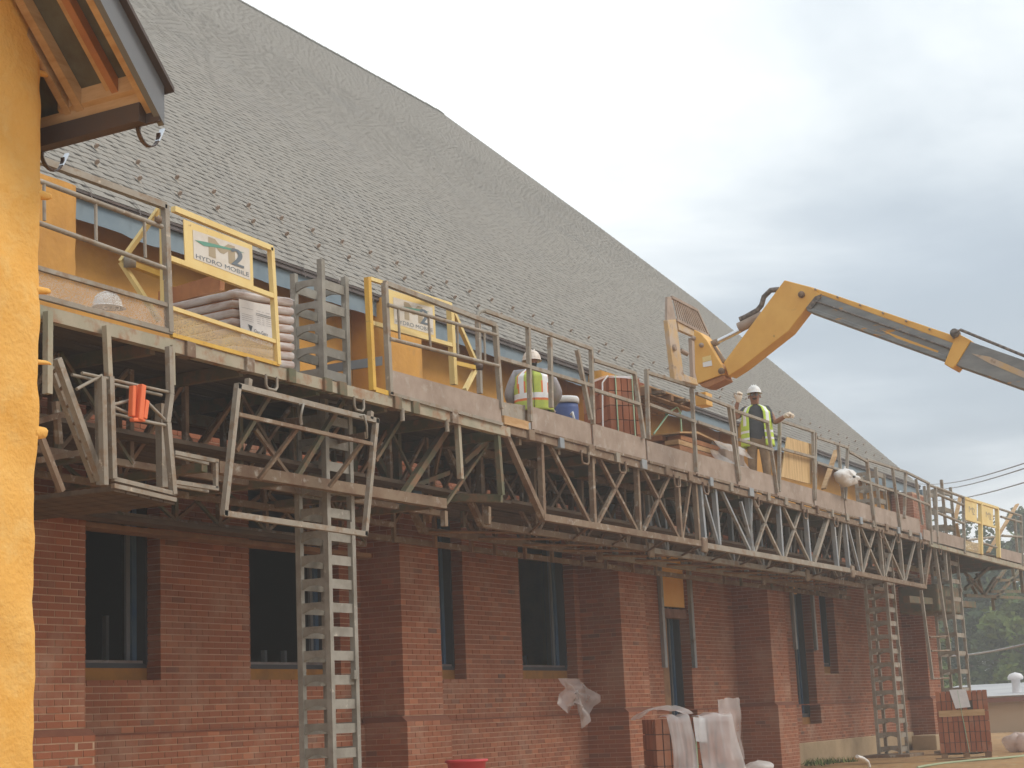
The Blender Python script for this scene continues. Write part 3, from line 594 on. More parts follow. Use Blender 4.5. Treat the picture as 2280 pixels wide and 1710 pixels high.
# access cage with stair under the left end
ac = thing('access_cage', (10.4, 9.1, 3.3), 'dusty steel access cage with plank floor slung under the left end of the platform', 'scaffold')
for a, b, w_ in (((10.105, 9.100, 4.399), (10.135, 9.100, 3.537), .05), ((10.291, 9.300, 4.413), (10.315, 9.300, 3.576), .05), ((10.199, 9.100, 4.413), (10.235, 9.100, 3.597), .05), ((10.922, 9.100, 4.780), (10.934, 9.100, 4.379), .05), ((10.934, 9.100, 4.379), (10.884, 9.100, 4.130), .05), ((10.892, 9.100, 4.131), (10.966, 9.100, 3.541), .05), ((11.290, 9.500, 4.395), (11.301, 9.500, 3.671), .07)):
    bar('cage_post', a, b, w_, 'steel', ac)
for a, b in (((9.879, 9.100, 4.393), (10.918, 9.100, 4.392)), ((9.984, 9.300, 4.422), (11.061, 9.300, 4.413)), ((10.250, 9.100, 4.173), (10.500, 9.100, 4.131)), ((10.500, 9.100, 4.106), (10.869, 9.100, 4.107)), ((10.235, 9.100, 4.191), (10.546, 9.100, 4.291)), ((10.637, 9.100, 4.273), (10.869, 9.100, 4.149)), ((9.825, 9.100, 4.257), (10.105, 9.100, 4.409)), ((10.475, 9.300, 4.173), (11.028, 9.300, 4.162))):
    rod('cage_rail', [a, b], 0.014, 'steel', ac)
for a, b in (((10.235, 9.100, 3.597), (10.974, 9.100, 3.547)), ((10.235, 9.100, 3.542), (10.989, 9.100, 3.496))): bar('floor_rail', a, b, 0.035, 'steel', ac)
F0, F1 = V((10.235, 9.100, 3.542)), V((10.989, 9.100, 3.496))
for i in range(5):
    a = lerp(F0, F1, i / 5 + .01); b = lerp(F0, F1, (i + 1) / 5 - .01)
    MB().prism([a, b, b + V((0, 2.1, 0.02)), a + V((0, 2.1, 0.02))], (0, 0, -0.04)).build('floor_plank', 'plank', ac)
for a, b in (((11.218, 9.300, 3.941), (11.805, 9.300, 3.930)), ((11.339, 9.400, 3.944), (11.792, 9.400, 3.924)), ((11.216, 9.300, 3.690), (11.801, 9.300, 3.688)), ((11.336, 9.400, 3.686), (11.788, 9.400, 3.680)), ((11.779, 9.300, 3.922), (11.775, 9.300, 3.691))): bar('side_bracket', a, b, 0.035, 'steel', ac)
for a, b in (((9.517, 9.200, 3.907), (9.774, 9.200, 3.464)), ((10.122, 9.600, 4.265), (10.168, 9.600, 3.925)), ((9.813, 9.500, 4.049), (10.116, 9.500, 4.150)), ((9.844, 9.500, 3.747), (10.288, 9.500, 3.857))): bar('cage_brace', a, b, 0.045, 'steel_brown', ac)
ld = thing('stair_ladder', (10.2, 9.3, 3.4), 'dusty folding ladder leaning inside the cage at the left end', 'ladder')
LA, LB, LC, LD_ = (9.711, 9.200, 4.494), (10.204, 9.200, 3.594), (9.808, 9.350, 4.466), (10.305, 9.350, 3.610)
bar('stile', LA, LB, 0.055, 'steel', ld); bar('stile', LC, LD_, 0.05, 'steel', ld)
for t in (0.05, 0.2, 0.35, 0.5, 0.65, 0.8, 0.94): rod('rung', [lerp(LA, LB, t), lerp(LC, LD_, t)], 0.014, 'steel_brown', ld)
oc = thing('orange_bracket', (10.9, 9.0, 4.2), 'bright orange plastic clamp hung on the rails of the access cage', 'clamp')
for a, b, w_ in (((10.492, 9.020, 4.381), (10.453, 9.020, 4.084), .055), ((10.402, 9.040, 4.360), (10.387, 9.040, 4.108), .04), ((10.536, 9.020, 4.259), (10.505, 9.020, 4.101), .045), ((10.375, 9.030, 4.080), (10.517, 9.030, 4.094), .03), ((10.470, 9.060, 4.378), (10.454, 9.060, 4.110), .03)):
    MB().beam(a, b, 0.05, w_).build('jaw', 'orange', oc, bevel=0.008)

# yellow gates with signs
def quad_on(p00, p10, p01, p11, u, v): return lerp(lerp(p00, p10, u), lerp(p01, p11, u), v)
def text_mesh(body, bold=0.0):
    cu = bpy.data.curves.new('txt', 'FONT'); cu.body = body; cu.offset = bold; cu.align_x = 'LEFT'; ob = bpy.data.objects.new('txt', cu); COL.objects.link(ob)
    dg = bpy.context.evaluated_depsgraph_get(); me = bpy.data.meshes.new_from_object(ob.evaluated_get(dg)); bpy.data.objects.remove(ob)
    vs = [v.co.copy() for v in me.vertices]; fs = [tuple(p.vertices) for p in me.polygons]
    mnx = min(v.x for v in vs); mxx = max(v.x for v in vs); mny = min(v.y for v in vs); mxy = max(v.y for v in vs)
    return [((v.x - mnx) / (mxx - mnx), (v.y - mny) / (mxy - mny)) for v in vs], fs
TXT = {t: text_mesh(t, b_) for t, b_ in (('HYDRO MOBILE', .0), ('M', .0), ('2', .0), ('Glen-Gery', .0))}
def letter(m, t, tl, tr, bl, br, u0, u1, v0, v1, off, mi):
    vs, fs = TXT[t]; m.add([quad_on(tl, tr, bl, br, u0 + (u1 - u0) * a, v1 + (v0 - v1) * b) + off for a, b in vs], fs, mi)
def sign(parent, tl, tr, bl, br):       # corners of the yellow sheet
    tl, tr, bl, br = map(V, (tl, tr, bl, br)); nrm = V((0, -1, 0))
    sh = MB().prism([tl, tr, br, bl], (0, 0.008, 0)).build('sign_panel', 'yellow', parent)
    q = lambda u, v, k: quad_on(tl, tr, bl, br, u, v) + nrm * k
    MB().add([q(.12, .17, .003), q(.95, .12, .003), q(.95, .88, .003), q(.12, .84, .003)], [(0, 3, 2, 1)]).build('sign_face', 'sign_white', sh)
    m = MB()
    for k_ in (-2, -1, 0, 1, 2): letter(m, 'M', tl, tr, bl, br, .36 + .012 * k_, .70 + .012 * k_, .20, .66, nrm * (.0048 + .0003 * k_), 0)
    m.build('lettering', 'sign_tan', sh)
    m = MB()
    for k_ in (-1, 0, 1): letter(m, '2', tl, tr, bl, br, .67 + .012 * k_, .84 + .012 * k_, .25, .655, nrm * (.0085 + .0003 * k_), 0)
    m.build('lettering', 'sign_slate', sh)
    m = MB(); letter(m, 'HYDRO MOBILE', tl, tr, bl, br, .15, .93, .715, .815, nrm * .005, 0); m.build('lettering', 'sign_slate', sh)
    sw = [(.14, .40), (.30, .35), (.50, .31), (.72, .27), (.88, .27), (.72, .31), (.50, .37), (.27, .46)]
    m = MB(); m.add([q(u, v, .0065) for u, v in sw], [tuple(range(8))]); m.build('swoosh', 'sign_green', sh)
    return sh
g1 = thing('yellow_gate', (11.8, 9.2, 4.95), 'pale yellow swing gate with large sign panel in front of the wrapped brick pack', 'gate')
a, b = (11.109, 9.200, 6.045), (12.512, 9.200, 6.004)
bar('gate_rail', a, b, 0.05, 'yellow', g1); bar('gate_post', (12.504, 9.200, 6.010), (12.580, 9.200, 4.908), 0.05, 'yellow', g1)
bar('gate_post', (11.015, 9.240, 6.046), (11.023, 9.240, 5.203), 0.04, 'yellow', g1)
bar('gate_rail', (11.047, 9.200, 5.591), (12.514, 9.200, 5.549), 0.045, 'yellow', g1)
bar('toe_rail', (11.076, 9.200, 5.158), (12.555, 9.200, 5.119), 0.035, 'yellow', g1); bar('toe_rail', (11.074, 9.200, 4.923), (12.591, 9.200, 4.910), 0.035, 'yellow_deep', g1)
sheet('toe_mesh', 'mesh_yellow', g1, (11.088, 9.210, 5.162), (12.579, 9.210, 5.125), (11.086, 9.210, 4.929), (12.605, 9.210, 4.917), 0.003)
sign(g1, (11.221, 9.180, 5.978), (12.195, 9.180, 5.963), (11.242, 9.180, 5.594), (12.206, 9.180, 5.576))
for p, q_ in (((11.041, 9.300, 6.046), (10.786, 9.500, 5.554)), ((10.786, 9.500, 5.554), (11.041, 9.300, 5.053))): bar('gate_stay', p, q_, 0.04, 'yellow', g1)
bar('stay_link', (10.817, 9.450, 5.542), (11.074, 9.300, 5.459), 0.05, 'yellow_deep', g1); MB().lathe((10.804, 9.420, 5.544), [(0, -.05), (.05, -.05), (.05, .05), (0, .05)], 14, ax=(1, -1, 0)).build('pivot', 'steel', g1)
MB().lathe((10.852, 9.150, 5.876), [(0, -.03), (.03, -.03), (.03, .03), (0, .03)], 12, ax=(1, -1, 0)).build('pivot', 'steel_brown', g1)
g2 = thing('yellow_gate', (14.6, 9.5, 4.95), 'yellow gate with smaller sign panel behind the grey rail right of the left mast', 'gate')
bar('gate_post', (14.171, 9.220, 6.075), (14.210, 9.220, 4.911), 0.055, 'yellow_deep', g2); bar('gate_post', (16.983, 9.900, 6.389), (17.003, 9.900, 5.477), 0.07, 'yellow', g2)
bar('gate_rail', (14.330, 9.300, 6.110), (16.999, 9.900, 6.445), 0.04, 'yellow', g2); bar('gate_rail', (14.346, 9.300, 5.643), (16.988, 9.900, 5.950), 0.045, 'yellow', g2); bar('gate_rail', (14.227, 9.220, 4.919), (14.468, 9.220, 4.915), 0.05, 'yellow_deep', g2)
sign(g2, (15.444, 9.800, 6.313), (16.456, 9.800, 6.331), (15.452, 9.800, 5.861), (16.463, 9.800, 5.909))
for p, q_ in (((17.044, 9.900, 6.374), (18.049, 10.200, 5.990)), ((18.066, 10.200, 5.869), (17.427, 10.000, 5.488))): bar('gate_stay', p, q_, 0.05, 'yellow', g2)
bar('stay_link', (17.220, 10.000, 5.786), (18.095, 10.200, 5.894), 0.05, 'yellow_deep', g2)
MB().lathe((18.049, 10.150, 5.900), [(0, -.05), (.05, -.05), (.05, .05), (0, .05)], 12, ax=(1, -1, 0)).build('pivot', 'dark_metal', g2)

# ------------------------------------------------------------------ truss bridge between the two units
br = br_early
YT = 9.3
FRONT = []
def mem(name, a, b, w_, m_): FRONT.append(bar(name, a, b, w_, m_, br))
mem('diagonal', (17.032, 9.300, 4.911), (17.938, 9.300, 3.928), .07, 'steel_brown')
for a, b in (((17.977, 9.300, 4.982), (17.947, 9.300, 3.942)), ((19.363, 9.300, 4.991), (19.334, 9.300, 3.952)), ((20.736, 9.300, 4.925), (20.708, 9.300, 3.958)), ((22.100, 9.300, 4.931), (22.101, 9.300, 3.974)), ((22.744, 9.300, 4.959), (22.750, 9.300, 3.981))): mem('vertical', a, b, .065, 'steel_brown')
for a, b in (((22.902, 9.300, 4.936), (22.974, 9.300, 4.016)), ((23.480, 9.300, 4.914), (23.523, 9.300, 3.974)), ((24.854, 9.300, 4.966), (24.852, 9.300, 3.958)), ((24.842, 9.300, 4.953), (24.868, 9.300, 3.957)), ((26.239, 9.300, 4.949), (26.217, 9.300, 3.948)), ((27.550, 9.300, 4.860), (27.579, 9.300, 3.942)), ((28.993, 9.300, 4.845), (29.046, 9.300, 3.924)), ((29.643, 9.300, 4.898), (29.708, 9.300, 3.925))): mem('vertical', a, b, .07, 'steel_blue')
for a, b in (((30.410, 9.300, 4.829), (30.438, 9.300, 3.940)), ((31.778, 9.300, 4.812), (31.783, 9.300, 3.913)), ((33.124, 9.300, 4.809), (33.136, 9.300, 3.897)), ((34.511, 9.300, 4.776), (34.523, 9.300, 3.879))): mem('vertical', a, b, .065, 'steel')
for a, b, m_ in (((18.112, 9.300, 4.933), (19.201, 9.300, 3.967), 'steel_brown'), ((19.527, 9.300, 4.879), (20.625, 9.300, 3.979), 'steel_brown'), ((20.458, 9.300, 4.840), (19.413, 9.300, 3.958), 'steel_brown'), ((20.861, 9.300, 4.884), (22.028, 9.300, 3.969), 'steel_brown'), ((21.912, 9.300, 4.892), (20.828, 9.300, 3.976), 'steel_brown'), ((22.639, 9.300, 4.929), (22.149, 9.300, 3.978), 'steel_brown'),
             ((22.970, 9.300, 4.883), (23.490, 9.300, 3.992), 'steel_blue'), ((23.679, 9.300, 4.893), (24.811, 9.300, 3.955), 'steel_blue'), ((25.027, 9.300, 4.898), (24.813, 9.300, 3.964), 'steel_blue'), ((24.545, 9.300, 4.704), (24.958, 9.300, 3.965), 'steel_blue'),
             ((25.019, 9.300, 4.858), (26.186, 9.300, 3.946), 'steel'), ((25.956, 9.300, 4.839), (24.998, 9.300, 3.965), 'steel'), ((26.425, 9.300, 4.817), (27.579, 9.300, 3.942), 'steel'), ((27.327, 9.300, 4.830), (26.359, 9.300, 3.956), 'steel'), ((29.499, 9.300, 4.828), (29.024, 9.300, 3.923), 'steel'), ((29.823, 9.300, 4.784), (30.320, 9.300, 3.934), 'steel_blue'),
             ((30.529, 9.300, 4.839), (31.681, 9.300, 3.908), 'steel'), ((31.497, 9.300, 4.791), (30.514, 9.300, 3.933), 'steel'), ((31.992, 9.300, 4.765), (33.111, 9.300, 3.903), 'steel'), ((32.811, 9.300, 4.748), (31.915, 9.300, 3.932), 'steel'), ((34.237, 9.300, 4.757), (33.274, 9.300, 3.903), 'steel')): mem('diagonal', a, b, .045, m_)
mem('diagonal', (28.757, 9.300, 4.815), (27.768, 9.300, 3.953), .075, 'steel'); mem('diagonal', (35.463, 9.300, 4.813), (34.608, 9.300, 3.843), .075, 'steel_brown')
mem('bottom_chord', (17.921, 9.300, 3.932), (22.834, 9.300, 3.944), .08, 'steel_brown'); mem('bottom_chord', (22.984, 9.300, 3.928), (29.746, 9.300, 3.927), .08, 'steel'); mem('bottom_chord', (29.927, 9.300, 3.902), (34.692, 9.300, 3.860), .08, 'steel_brown')
for p in ((22.861, 9.260, 3.927), (29.766, 9.260, 3.909)): FRONT.append(MB().frame_box(p, (.10, 0, .0), (0, .03, 0), (0, 0, .11)).build('gusset', 'steel_brown', br, bevel=0.03))
for dy in (0.84, 1.68):
    for o in FRONT:
        c = o.copy(); COL.objects.link(c); c.parent = br; c.location = (0.0, dy, 0.0)
bar('top_chord', (17.05, YF + .06, 4.87), (35.456, 9.260, 4.782), .07, 'steel_brown', br, h=.09)
for dy in (0.84, 1.68): bar('top_chord', (17.05, YF + .06 + dy, 4.80), (35.0, YF + .06 + dy, 4.76), .07, 'steel_brown', br, h=.09)
bar('rear_rail', (16.798, 11.220, 3.823), (35.729, 11.220, 3.816), .07, 'steel_brown', br)
for i in range(14):
    x = 18 + 1.22 * i
    rod('cross_brace', [(x, 9.3, 3.93), (x + 1.2, 10.14, 3.92)], .018, 'steel_brown', br, 6); rod('cross_brace', [(x + 1.2, 10.14, 3.92), (x, 10.98, 3.92)], .018, 'wood_dark', br, 6)
decking(br, 17.1, 35.0); joists(br, 17.4, 35, 1.0)
for y in (10.55, 11.05):
    x = 17.4
    while x < 34.6:
        e = x + random.uniform(.5, 1.1)
        if random.random() < .8: bar('lattice_post', (x, y, 3.95 if y < 11 else 3.75), (x, y, 4.82), .045, random.choice(('steel_olive', 'wood_dark', 'steel_brown')), br)
        if random.random() < .7: bar('lattice_brace', (x, y + .02, 3.95), (e, y + .02, 4.82), .035, random.choice(('wood_dark', 'steel_brown')), br)
        x = e
bar('end_plank', (16.919, 9.220, 4.965), (17.511, 9.220, 4.971), .04, 'wood', br, h=.10)
for x, z in ((19.0, 4.84), (20.1, 4.84), (21.9, 4.83), (22.95, 4.83), (25.0, 4.82), (27.3, 4.82), (28.9, 4.81), (31.6, 4.80), (32.7, 4.79), (34.4, 4.77), (35.8, 4.75)): loop('lifting_loop', br, x, z, .20, .16, 'steel_brown', YF + .01)
for i in range(22): MB().box(17.5 + .8 * i, 17.5 + .8 * i + random.uniform(.08, .2), YF - .01, YF + .10, 4.80, 4.93).build('clamp', random.choice(('steel', 'steel_brown', 'steel_blue')), br, bevel=0.006)
# guard rails of the bridge: every panel is a trapezium of its own
for a, b in (((17.611, 9.200, 6.215), (17.557, 9.200, 5.027)), ((18.171, 9.200, 6.150), (18.118, 9.200, 5.271)), ((19.318, 9.200, 6.199), (19.263, 9.200, 5.216)), ((18.912, 9.200, 6.119), (19.205, 9.200, 5.266)), ((20.631, 9.200, 6.101), (20.825, 9.200, 5.223)), ((21.040, 9.200, 6.203), (20.978, 9.200, 5.229)),
             ((22.624, 9.200, 6.177), (22.609, 9.200, 4.953)), ((24.075, 9.200, 6.125), (24.284, 9.200, 4.984)), ((24.228, 9.200, 6.117), (24.316, 9.200, 4.988)), ((25.728, 9.200, 6.088), (25.964, 9.200, 4.970)), ((26.337, 9.200, 6.191), (26.047, 9.200, 4.993)), ((27.999, 9.200, 6.213), (27.809, 9.200, 5.015)), ((28.121, 9.200, 6.212), (27.833, 9.200, 5.017)), ((29.355, 9.200, 6.129), (29.404, 9.200, 5.192)), ((29.913, 9.200, 6.161), (29.520, 9.200, 5.169)), ((31.060, 9.200, 6.056), (31.215, 9.200, 5.057)),
             ((31.020, 9.200, 6.039), (31.205, 9.200, 4.833)), ((32.722, 9.200, 6.072), (32.910, 9.200, 4.886)), ((33.639, 9.200, 6.104), (33.262, 9.200, 5.144)), ((34.372, 9.200, 6.033), (34.573, 9.200, 5.116))):
    bar('guard_post', a, b, 0.05, 'steel', br)
RL = [((16.550, 9.200, 6.178), (19.331, 9.200, 6.201)), ((16.840, 9.200, 5.674), (19.272, 9.200, 5.714)), ((19.366, 9.200, 6.061), (20.629, 9.200, 6.089)), ((19.318, 9.200, 5.668), (20.744, 9.200, 5.677)), ((21.034, 9.200, 6.165), (22.733, 9.200, 6.207)), ((21.043, 9.200, 5.719), (22.681, 9.200, 5.690)),
      ((22.790, 9.200, 6.125), (24.265, 9.200, 6.107)), ((22.753, 9.200, 5.699), (24.283, 9.200, 5.692)), ((24.259, 9.200, 6.077), (25.770, 9.200, 6.086)), ((24.371, 9.200, 5.639), (25.892, 9.200, 5.647)), ((26.358, 9.200, 6.186), (28.049, 9.200, 6.220)), ((26.301, 9.200, 5.719), (27.987, 9.200, 5.757)), ((28.178, 9.200, 6.137), (29.902, 9.200, 6.159)), ((28.068, 9.200, 5.685), (29.778, 9.200, 5.692)),
      ((29.939, 9.200, 6.095), (31.016, 9.200, 6.027)), ((29.764, 9.200, 5.640), (30.349, 9.200, 5.628)), ((31.027, 9.200, 6.065), (33.639, 9.200, 6.104)), ((33.639, 9.200, 6.104), (35.360, 9.200, 6.036)), ((30.349, 9.200, 5.628), (32.586, 9.200, 5.624)), ((32.852, 9.200, 5.623), (35.201, 9.200, 5.571))]
for a, b in RL: bar('guard_rail', V(a) + V((0, -.005, 0)), V(b) + V((0, -.005, 0)), 0.042, 'steel', br)
rod('rail_end', [(16.378, 9.200, 6.073), (16.412, 9.200, 6.126), (16.487, 9.200, 6.168), (16.560, 9.200, 6.180)], 0.026, 'galv', br)
TB = [17.62, 19.28, 20.95, 22.62, 24.28, 26.0, 27.85, 29.55, 31.2, 32.9, 34.5]
for i, (a, b) in enumerate(zip(TB, TB[1:])):
    j = random.uniform(-.015, .015); zt = 5.235 - .002 * i + j
    MB().box(a + .03, b - .03, YF + .028, YF + .048, 4.945 - .004 * i, zt).build('toe_board', 'toe', br)
    bar('toe_rail', (a + .03, YF + .02, 4.93 - .004 * i), (b - .03, YF + .02, 4.93 - .004 * i), .035, 'steel_brown', br)
sheet('toe_board', 'steel', br, (16.979, 9.260, 5.187), (17.557, 9.260, 5.229), (16.984, 9.260, 5.022), (17.539, 9.260, 5.045), .015)

# ------------------------------------------------------------------ right platform unit beyond the gable corner
pr = thing('work_platform', (39, 9.2, 4.8), 'far scaffold platform unit at the right edge with yellow mesh panels beyond the gable corner', 'scaffold')
bar('edge_beam', (35.05, YF + .04, 4.76), (44.3, YF + .04, 4.74), .08, 'beam', pr, h=.11); bar('rear_beam', (35.05, 11.2, 4.72), (44.3, 11.2, 4.72), .08, 'beam', pr, h=.12)
decking(pr, 35.1, 44.2, 6); joists(pr, 35.4, 44, 1.4)
for a, b in (((35.307, 9.200, 6.031), (35.123, 9.200, 4.755)), ((35.864, 9.200, 6.017), (35.590, 9.200, 4.786)), ((38.213, 9.200, 6.009), (37.809, 9.200, 4.734)), ((44.033, 9.200, 6.076), (43.617, 9.200, 4.787)), ((43.276, 9.200, 5.949), (43.180, 9.200, 5.100))): bar('guard_post', a, b, .06, 'steel', pr)
for a, b in (((35.350, 9.200, 6.008), (38.249, 9.200, 6.012)), ((35.815, 9.200, 5.873), (38.144, 9.200, 5.828)), ((35.725, 9.200, 5.466), (37.985, 9.200, 5.408)), ((41.517, 9.200, 6.043), (44.060, 9.200, 6.071)), ((41.775, 9.200, 5.860), (43.982, 9.200, 5.900)), ((41.712, 9.200, 5.399), (43.882, 9.200, 5.521)), ((39.518, 9.200, 5.079), (40.973, 9.200, 5.069)), ((45.643, 11.000, 6.205), (49.385, 11.000, 6.685)), ((45.594, 11.000, 5.717), (50.123, 11.000, 6.160))): rod('guard_rail', [a, b], .03, 'steel', pr)
for a, b in (((39.764, 9.200, 5.999), (39.345, 9.200, 4.800)), ((41.413, 9.200, 6.018), (41.108, 9.200, 4.831))): bar('gate_post', a, b, .09, 'yellow', pr)
bar('gate_rail', (38.267, 9.200, 5.999), (41.517, 9.200, 6.043), .06, 'yellow', pr); bar('gate_rail', (38.143, 9.200, 5.522), (41.046, 9.200, 5.553), .05, 'yellow', pr)
for q4 in (((38.310, 9.190, 5.973), (39.409, 9.190, 5.982), (38.167, 9.190, 5.537), (39.237, 9.190, 5.549)), ((39.940, 9.190, 5.983), (40.993, 9.190, 5.997), (39.763, 9.190, 5.545), (40.815, 9.190, 5.571))):
    s_ = sheet('sign_panel', 'yellow', pr, *q4, .01); m = MB(); letter(m, 'M', *map(V, q4), .3, .62, .3, .62, V((0, -.004, 0)), 0); letter(m, '2', *map(V, q4), .6, .8, .35, .7, V((0, -.006, 0)), 0); m.build('lettering', 'sign_tan', s_)
sheet('toe_mesh', 'mesh_yellow', pr, (37.992, 9.200, 5.033), (39.505, 9.200, 5.048), (37.893, 9.200, 4.774), (39.397, 9.200, 4.779), .004)
sheet('toe_board', 'toe', pr, (35.383, 9.200, 5.070), (37.914, 9.200, 5.071), (35.287, 9.200, 4.793), (37.802, 9.200, 4.776), .02); sheet('toe_board', 'toe', pr, (41.373, 9.200, 5.080), (43.685, 9.200, 5.093), (41.267, 9.200, 4.832), (43.565, 9.200, 4.833), .02)
sheet('toe_board', 'toe', pr, (34.621, 9.200, 5.027), (35.369, 9.200, 5.028), (34.553, 9.200, 4.823), (35.292, 9.200, 4.807), .02)
for a, b in (((40.867, 10.000, 4.144), (43.768, 10.000, 4.877)), ((41.222, 10.000, 4.423), (41.964, 10.000, 4.051)), ((42.168, 10.000, 4.565), (42.615, 10.000, 4.046)), ((43.518, 10.000, 4.277), (45.414, 10.000, 4.885)), ((43.830, 10.000, 4.030), (47.028, 10.000, 4.921)), ((46.189, 10.000, 4.944), (46.202, 10.000, 4.293)), ((44.298, 9.400, 4.759), (44.308, 9.400, 4.136)), ((40.808, 10.000, 3.989), (46.998, 10.000, 4.171)), ((43.345, 10.000, 4.189), (47.000, 10.000, 4.344)), ((42.615, 10.000, 4.046), (44.054, 10.000, 4.564)), ((41.017, 10.000, 4.537), (42.641, 10.000, 4.111)), ((45.755, 10.500, 4.209), (45.743, 10.500, 3.835)), ((44.169, 10.000, 4.504), (47.066, 10.000, 4.661))):
    bar('brace', a, b, .07, 'steel_olive', pr)
for a, b in (((36.539, 9.300, 4.775), (36.503, 9.300, 4.080)), ((35.713, 9.300, 4.803), (36.037, 9.300, 3.079)), ((35.101, 9.500, 3.821), (35.379, 9.500, 2.014)), ((36.623, 9.500, 4.076), (36.968, 9.500, 2.622))): bar('prop', a, b, .06, 'steel', pr)
for a, b in (((35.460, 9.500, 2.875), (36.988, 9.500, 2.928)), ((35.492, 9.500, 2.591), (36.968, 9.500, 2.622)), ((35.426, 9.500, 2.026), (36.664, 9.500, 2.035))): rod('prop_tie', [a, b], .02, 'steel_brown', pr)
bar('lower_beam', (35.756, 10.000, 3.700), (41.482, 10.000, 3.788), .14, 'steel_olive', pr); MB().box(37.6, 39.6, 9.8, 10.7, 3.5, 4.1).build('drive_unit', 'steel_olive', pr, bevel=.05)

# ------------------------------------------------------------------ masts
def mast(x, y, z0, z1, label, w=0.42, d=0.40, pitch=0.236, mats='galv', xm='galv'):
    t = thing('scaffold_mast', (x, y, z0), label, 'scaffold mast', 'masts of the scaffold')
    for px, py in ((0, 0), (w, 0), (0, d), (w, d)):
        MB().box(x + px - .03, x + px + .03, y + py - .03, y + py + .03, z0, z1 + (0.10 if (px, py) == (0, 0) else 0)).build('leg', mats, t)
    fr = MB().box(0.03, w - .03, -.012, .012, 0, .095).mesh('rung_plate', mats)
    n = 10; sp_ = [(0, .03 + (d - .06) * i / n, (0.0 if i in (0, n) else 0.0)) for i in range(n + 1)]
    sd_ = MB(); lo = [(-.012, q[1], -.025 * (1 - abs(2 * i / n - 1) ** 2) * -1.6) for i, q in enumerate(sp_)]
    up_ = [(-.012, q[1], .105) for q in sp_]
    sd_.prism(lo + up_[::-1], (.024, 0, 0)); sdm = sd_.mesh('rung_plate', mats)
    z = z0 + .04
    while z < z1 - .05:
        put('rung_plate', fr, t, (x, y, z)); put('rung_plate', sdm, t, (x, y, z)); put('rung_plate', fr, t, (x, y + d, z)); put('rung_plate', sdm, t, (x + w, y, z)); z += pitch
    for z in (z0 + .5, z0 + 1.98, z0 + 3.46):
        MB().box(x + w - .10, x + w - .02, y - .06, y - .015, z, z + .09).build('bolt', mats, t)
    MB().box(x - .25, x + w + .25, y - .25, y + d + .25, z0 - .06, z0 - .005).build('base_plate', 'steel_brown', t)
    return t
mast(14.04, 9.70, 0.08, 6.22, 'near galvanised mast with plate rungs rising left of centre through the platform', .43, .34)
mast(33.30, 9.70, 0.60, 6.12, 'dusty mast at the far end of the bridge before the brick corner', .50, .42, .27, 'steel')
mast(38.2, 9.65, 0.50, 6.35, 'farthest mast at the right edge seen against the trees', .75, .40, .40, 'steel')

# ------------------------------------------------------------------ loads on the platform
def rbox(m, c, ax, ay, az, b=0.03, mi=0):                # box with rounded belly, for wrapped layers
    c, ax, ay, az = V(c), V(ax), V(ay), V(az); P = []
    for k, (zk, s_) in enumerate(((-1, .90), (-.75, .97), (-.35, 1.0), (.35, 1.0), (.75, .97), (1, .90))):
        ring = []
        for u, v in ((-1, -1), (-.5, -1.012), (0, -1.02), (.5, -1.012), (1, -1), (1.012, -.5), (1.02, 0), (1.012, .5), (1, 1), (.5, 1.012), (0, 1.02), (-.5, 1.012), (-1, 1), (-1.012, .5), (-1.02, 0), (-1.012, -.5)):
            o = 1 - (1 - s_) * .35
            ring.append(c + ax * u * o + ay * v * o + az * zk)
        P.append(ring)
    m.grid(P, mi, .5, True, True); m.add(P[-1], [tuple(range(16))], mi); m.add(P[0], [tuple(range(16))[::-1]], mi); return m
pk = thing('wrapped_brick_pack', (12.6, 9.6, 4.92), 'pack of bricks bundled in white plastic wrap with a paper tag behind the yellow gate', 'brick pack')
p0, p1, p2 = V((12.30, 9.50, 0)), V((12.92, 9.25, 0)), V((12.60, 10.25, 0))
cx_, cy_ = (p1 - p0) / 2, V((0.05, 0.78, 0)) / 2; cen = p0 + cx_ + cy_
for i in range(8):
    m = rbox(MB(), cen + V((random.uniform(-.006, .006), 0, 4.965 + .087 * i)), cx_, cy_, (0, 0, .037)); m.build('wrapped_layer', 'wrap', pk)
MB().frame_box(cen + V((0, 0, 5.27)), cx_ * .94, cy_ * .94, (0, 0, .33)).build('brick_core', 'wood_red', pk)
tg = MB(); nn_ = V((-(p1 - p0).y, (p1 - p0).x, 0)).normalized() * -0.03
def pkq(u, z, k=0.0): return p0 + (p1 - p0) * u + nn_ * (1 + k) + V((0, 0, z))
T4 = [pkq(.08, 5.53), pkq(.62, 5.50), pkq(.11, 5.16), pkq(.65, 5.10)]
tg.add([T4[0], T4[1], T4[3], T4[2]], [(0, 1, 2, 3)]); tgo = tg.build('paper_tag', 'paper', pk)
off = nn_.normalized() * .004; ink = MB()
ink.add([quad_on(*T4, u, v) + off for u, v in ((.22, .60), (.36, .62), (.30, .78))], [(0, 1, 2)])
letter(ink, 'Glen-Gery', *T4, .40, .80, .68, .80, off, 0)
for v in (.26, .30): ink.add([quad_on(*T4, u, w_) + off for u, w_ in ((.48, v), (.94, v + .01), (.94, v + .022), (.48, v + .012))], [(0, 1, 2, 3)])
ink.build('tag_print', 'ink', tgo); ig = MB()
for v in (.20, .36, .41, .46, .51):
    for u0, u1 in ((.06, .40), (.5, .62), (.66, .72), (.78, .92)): ig.add([quad_on(*T4, u, w_) + off for u, w_ in ((u0, v), (u1, v), (u1, v + .008), (u0, v + .008))], [(0, 1, 2, 3)])
ig.build('tag_print', 'ink_grey', tgo)
bd = thing('timber_board', (12.3, 10, 5.64), 'brown timber board lying across the top of the wrapped brick pack', 'board')
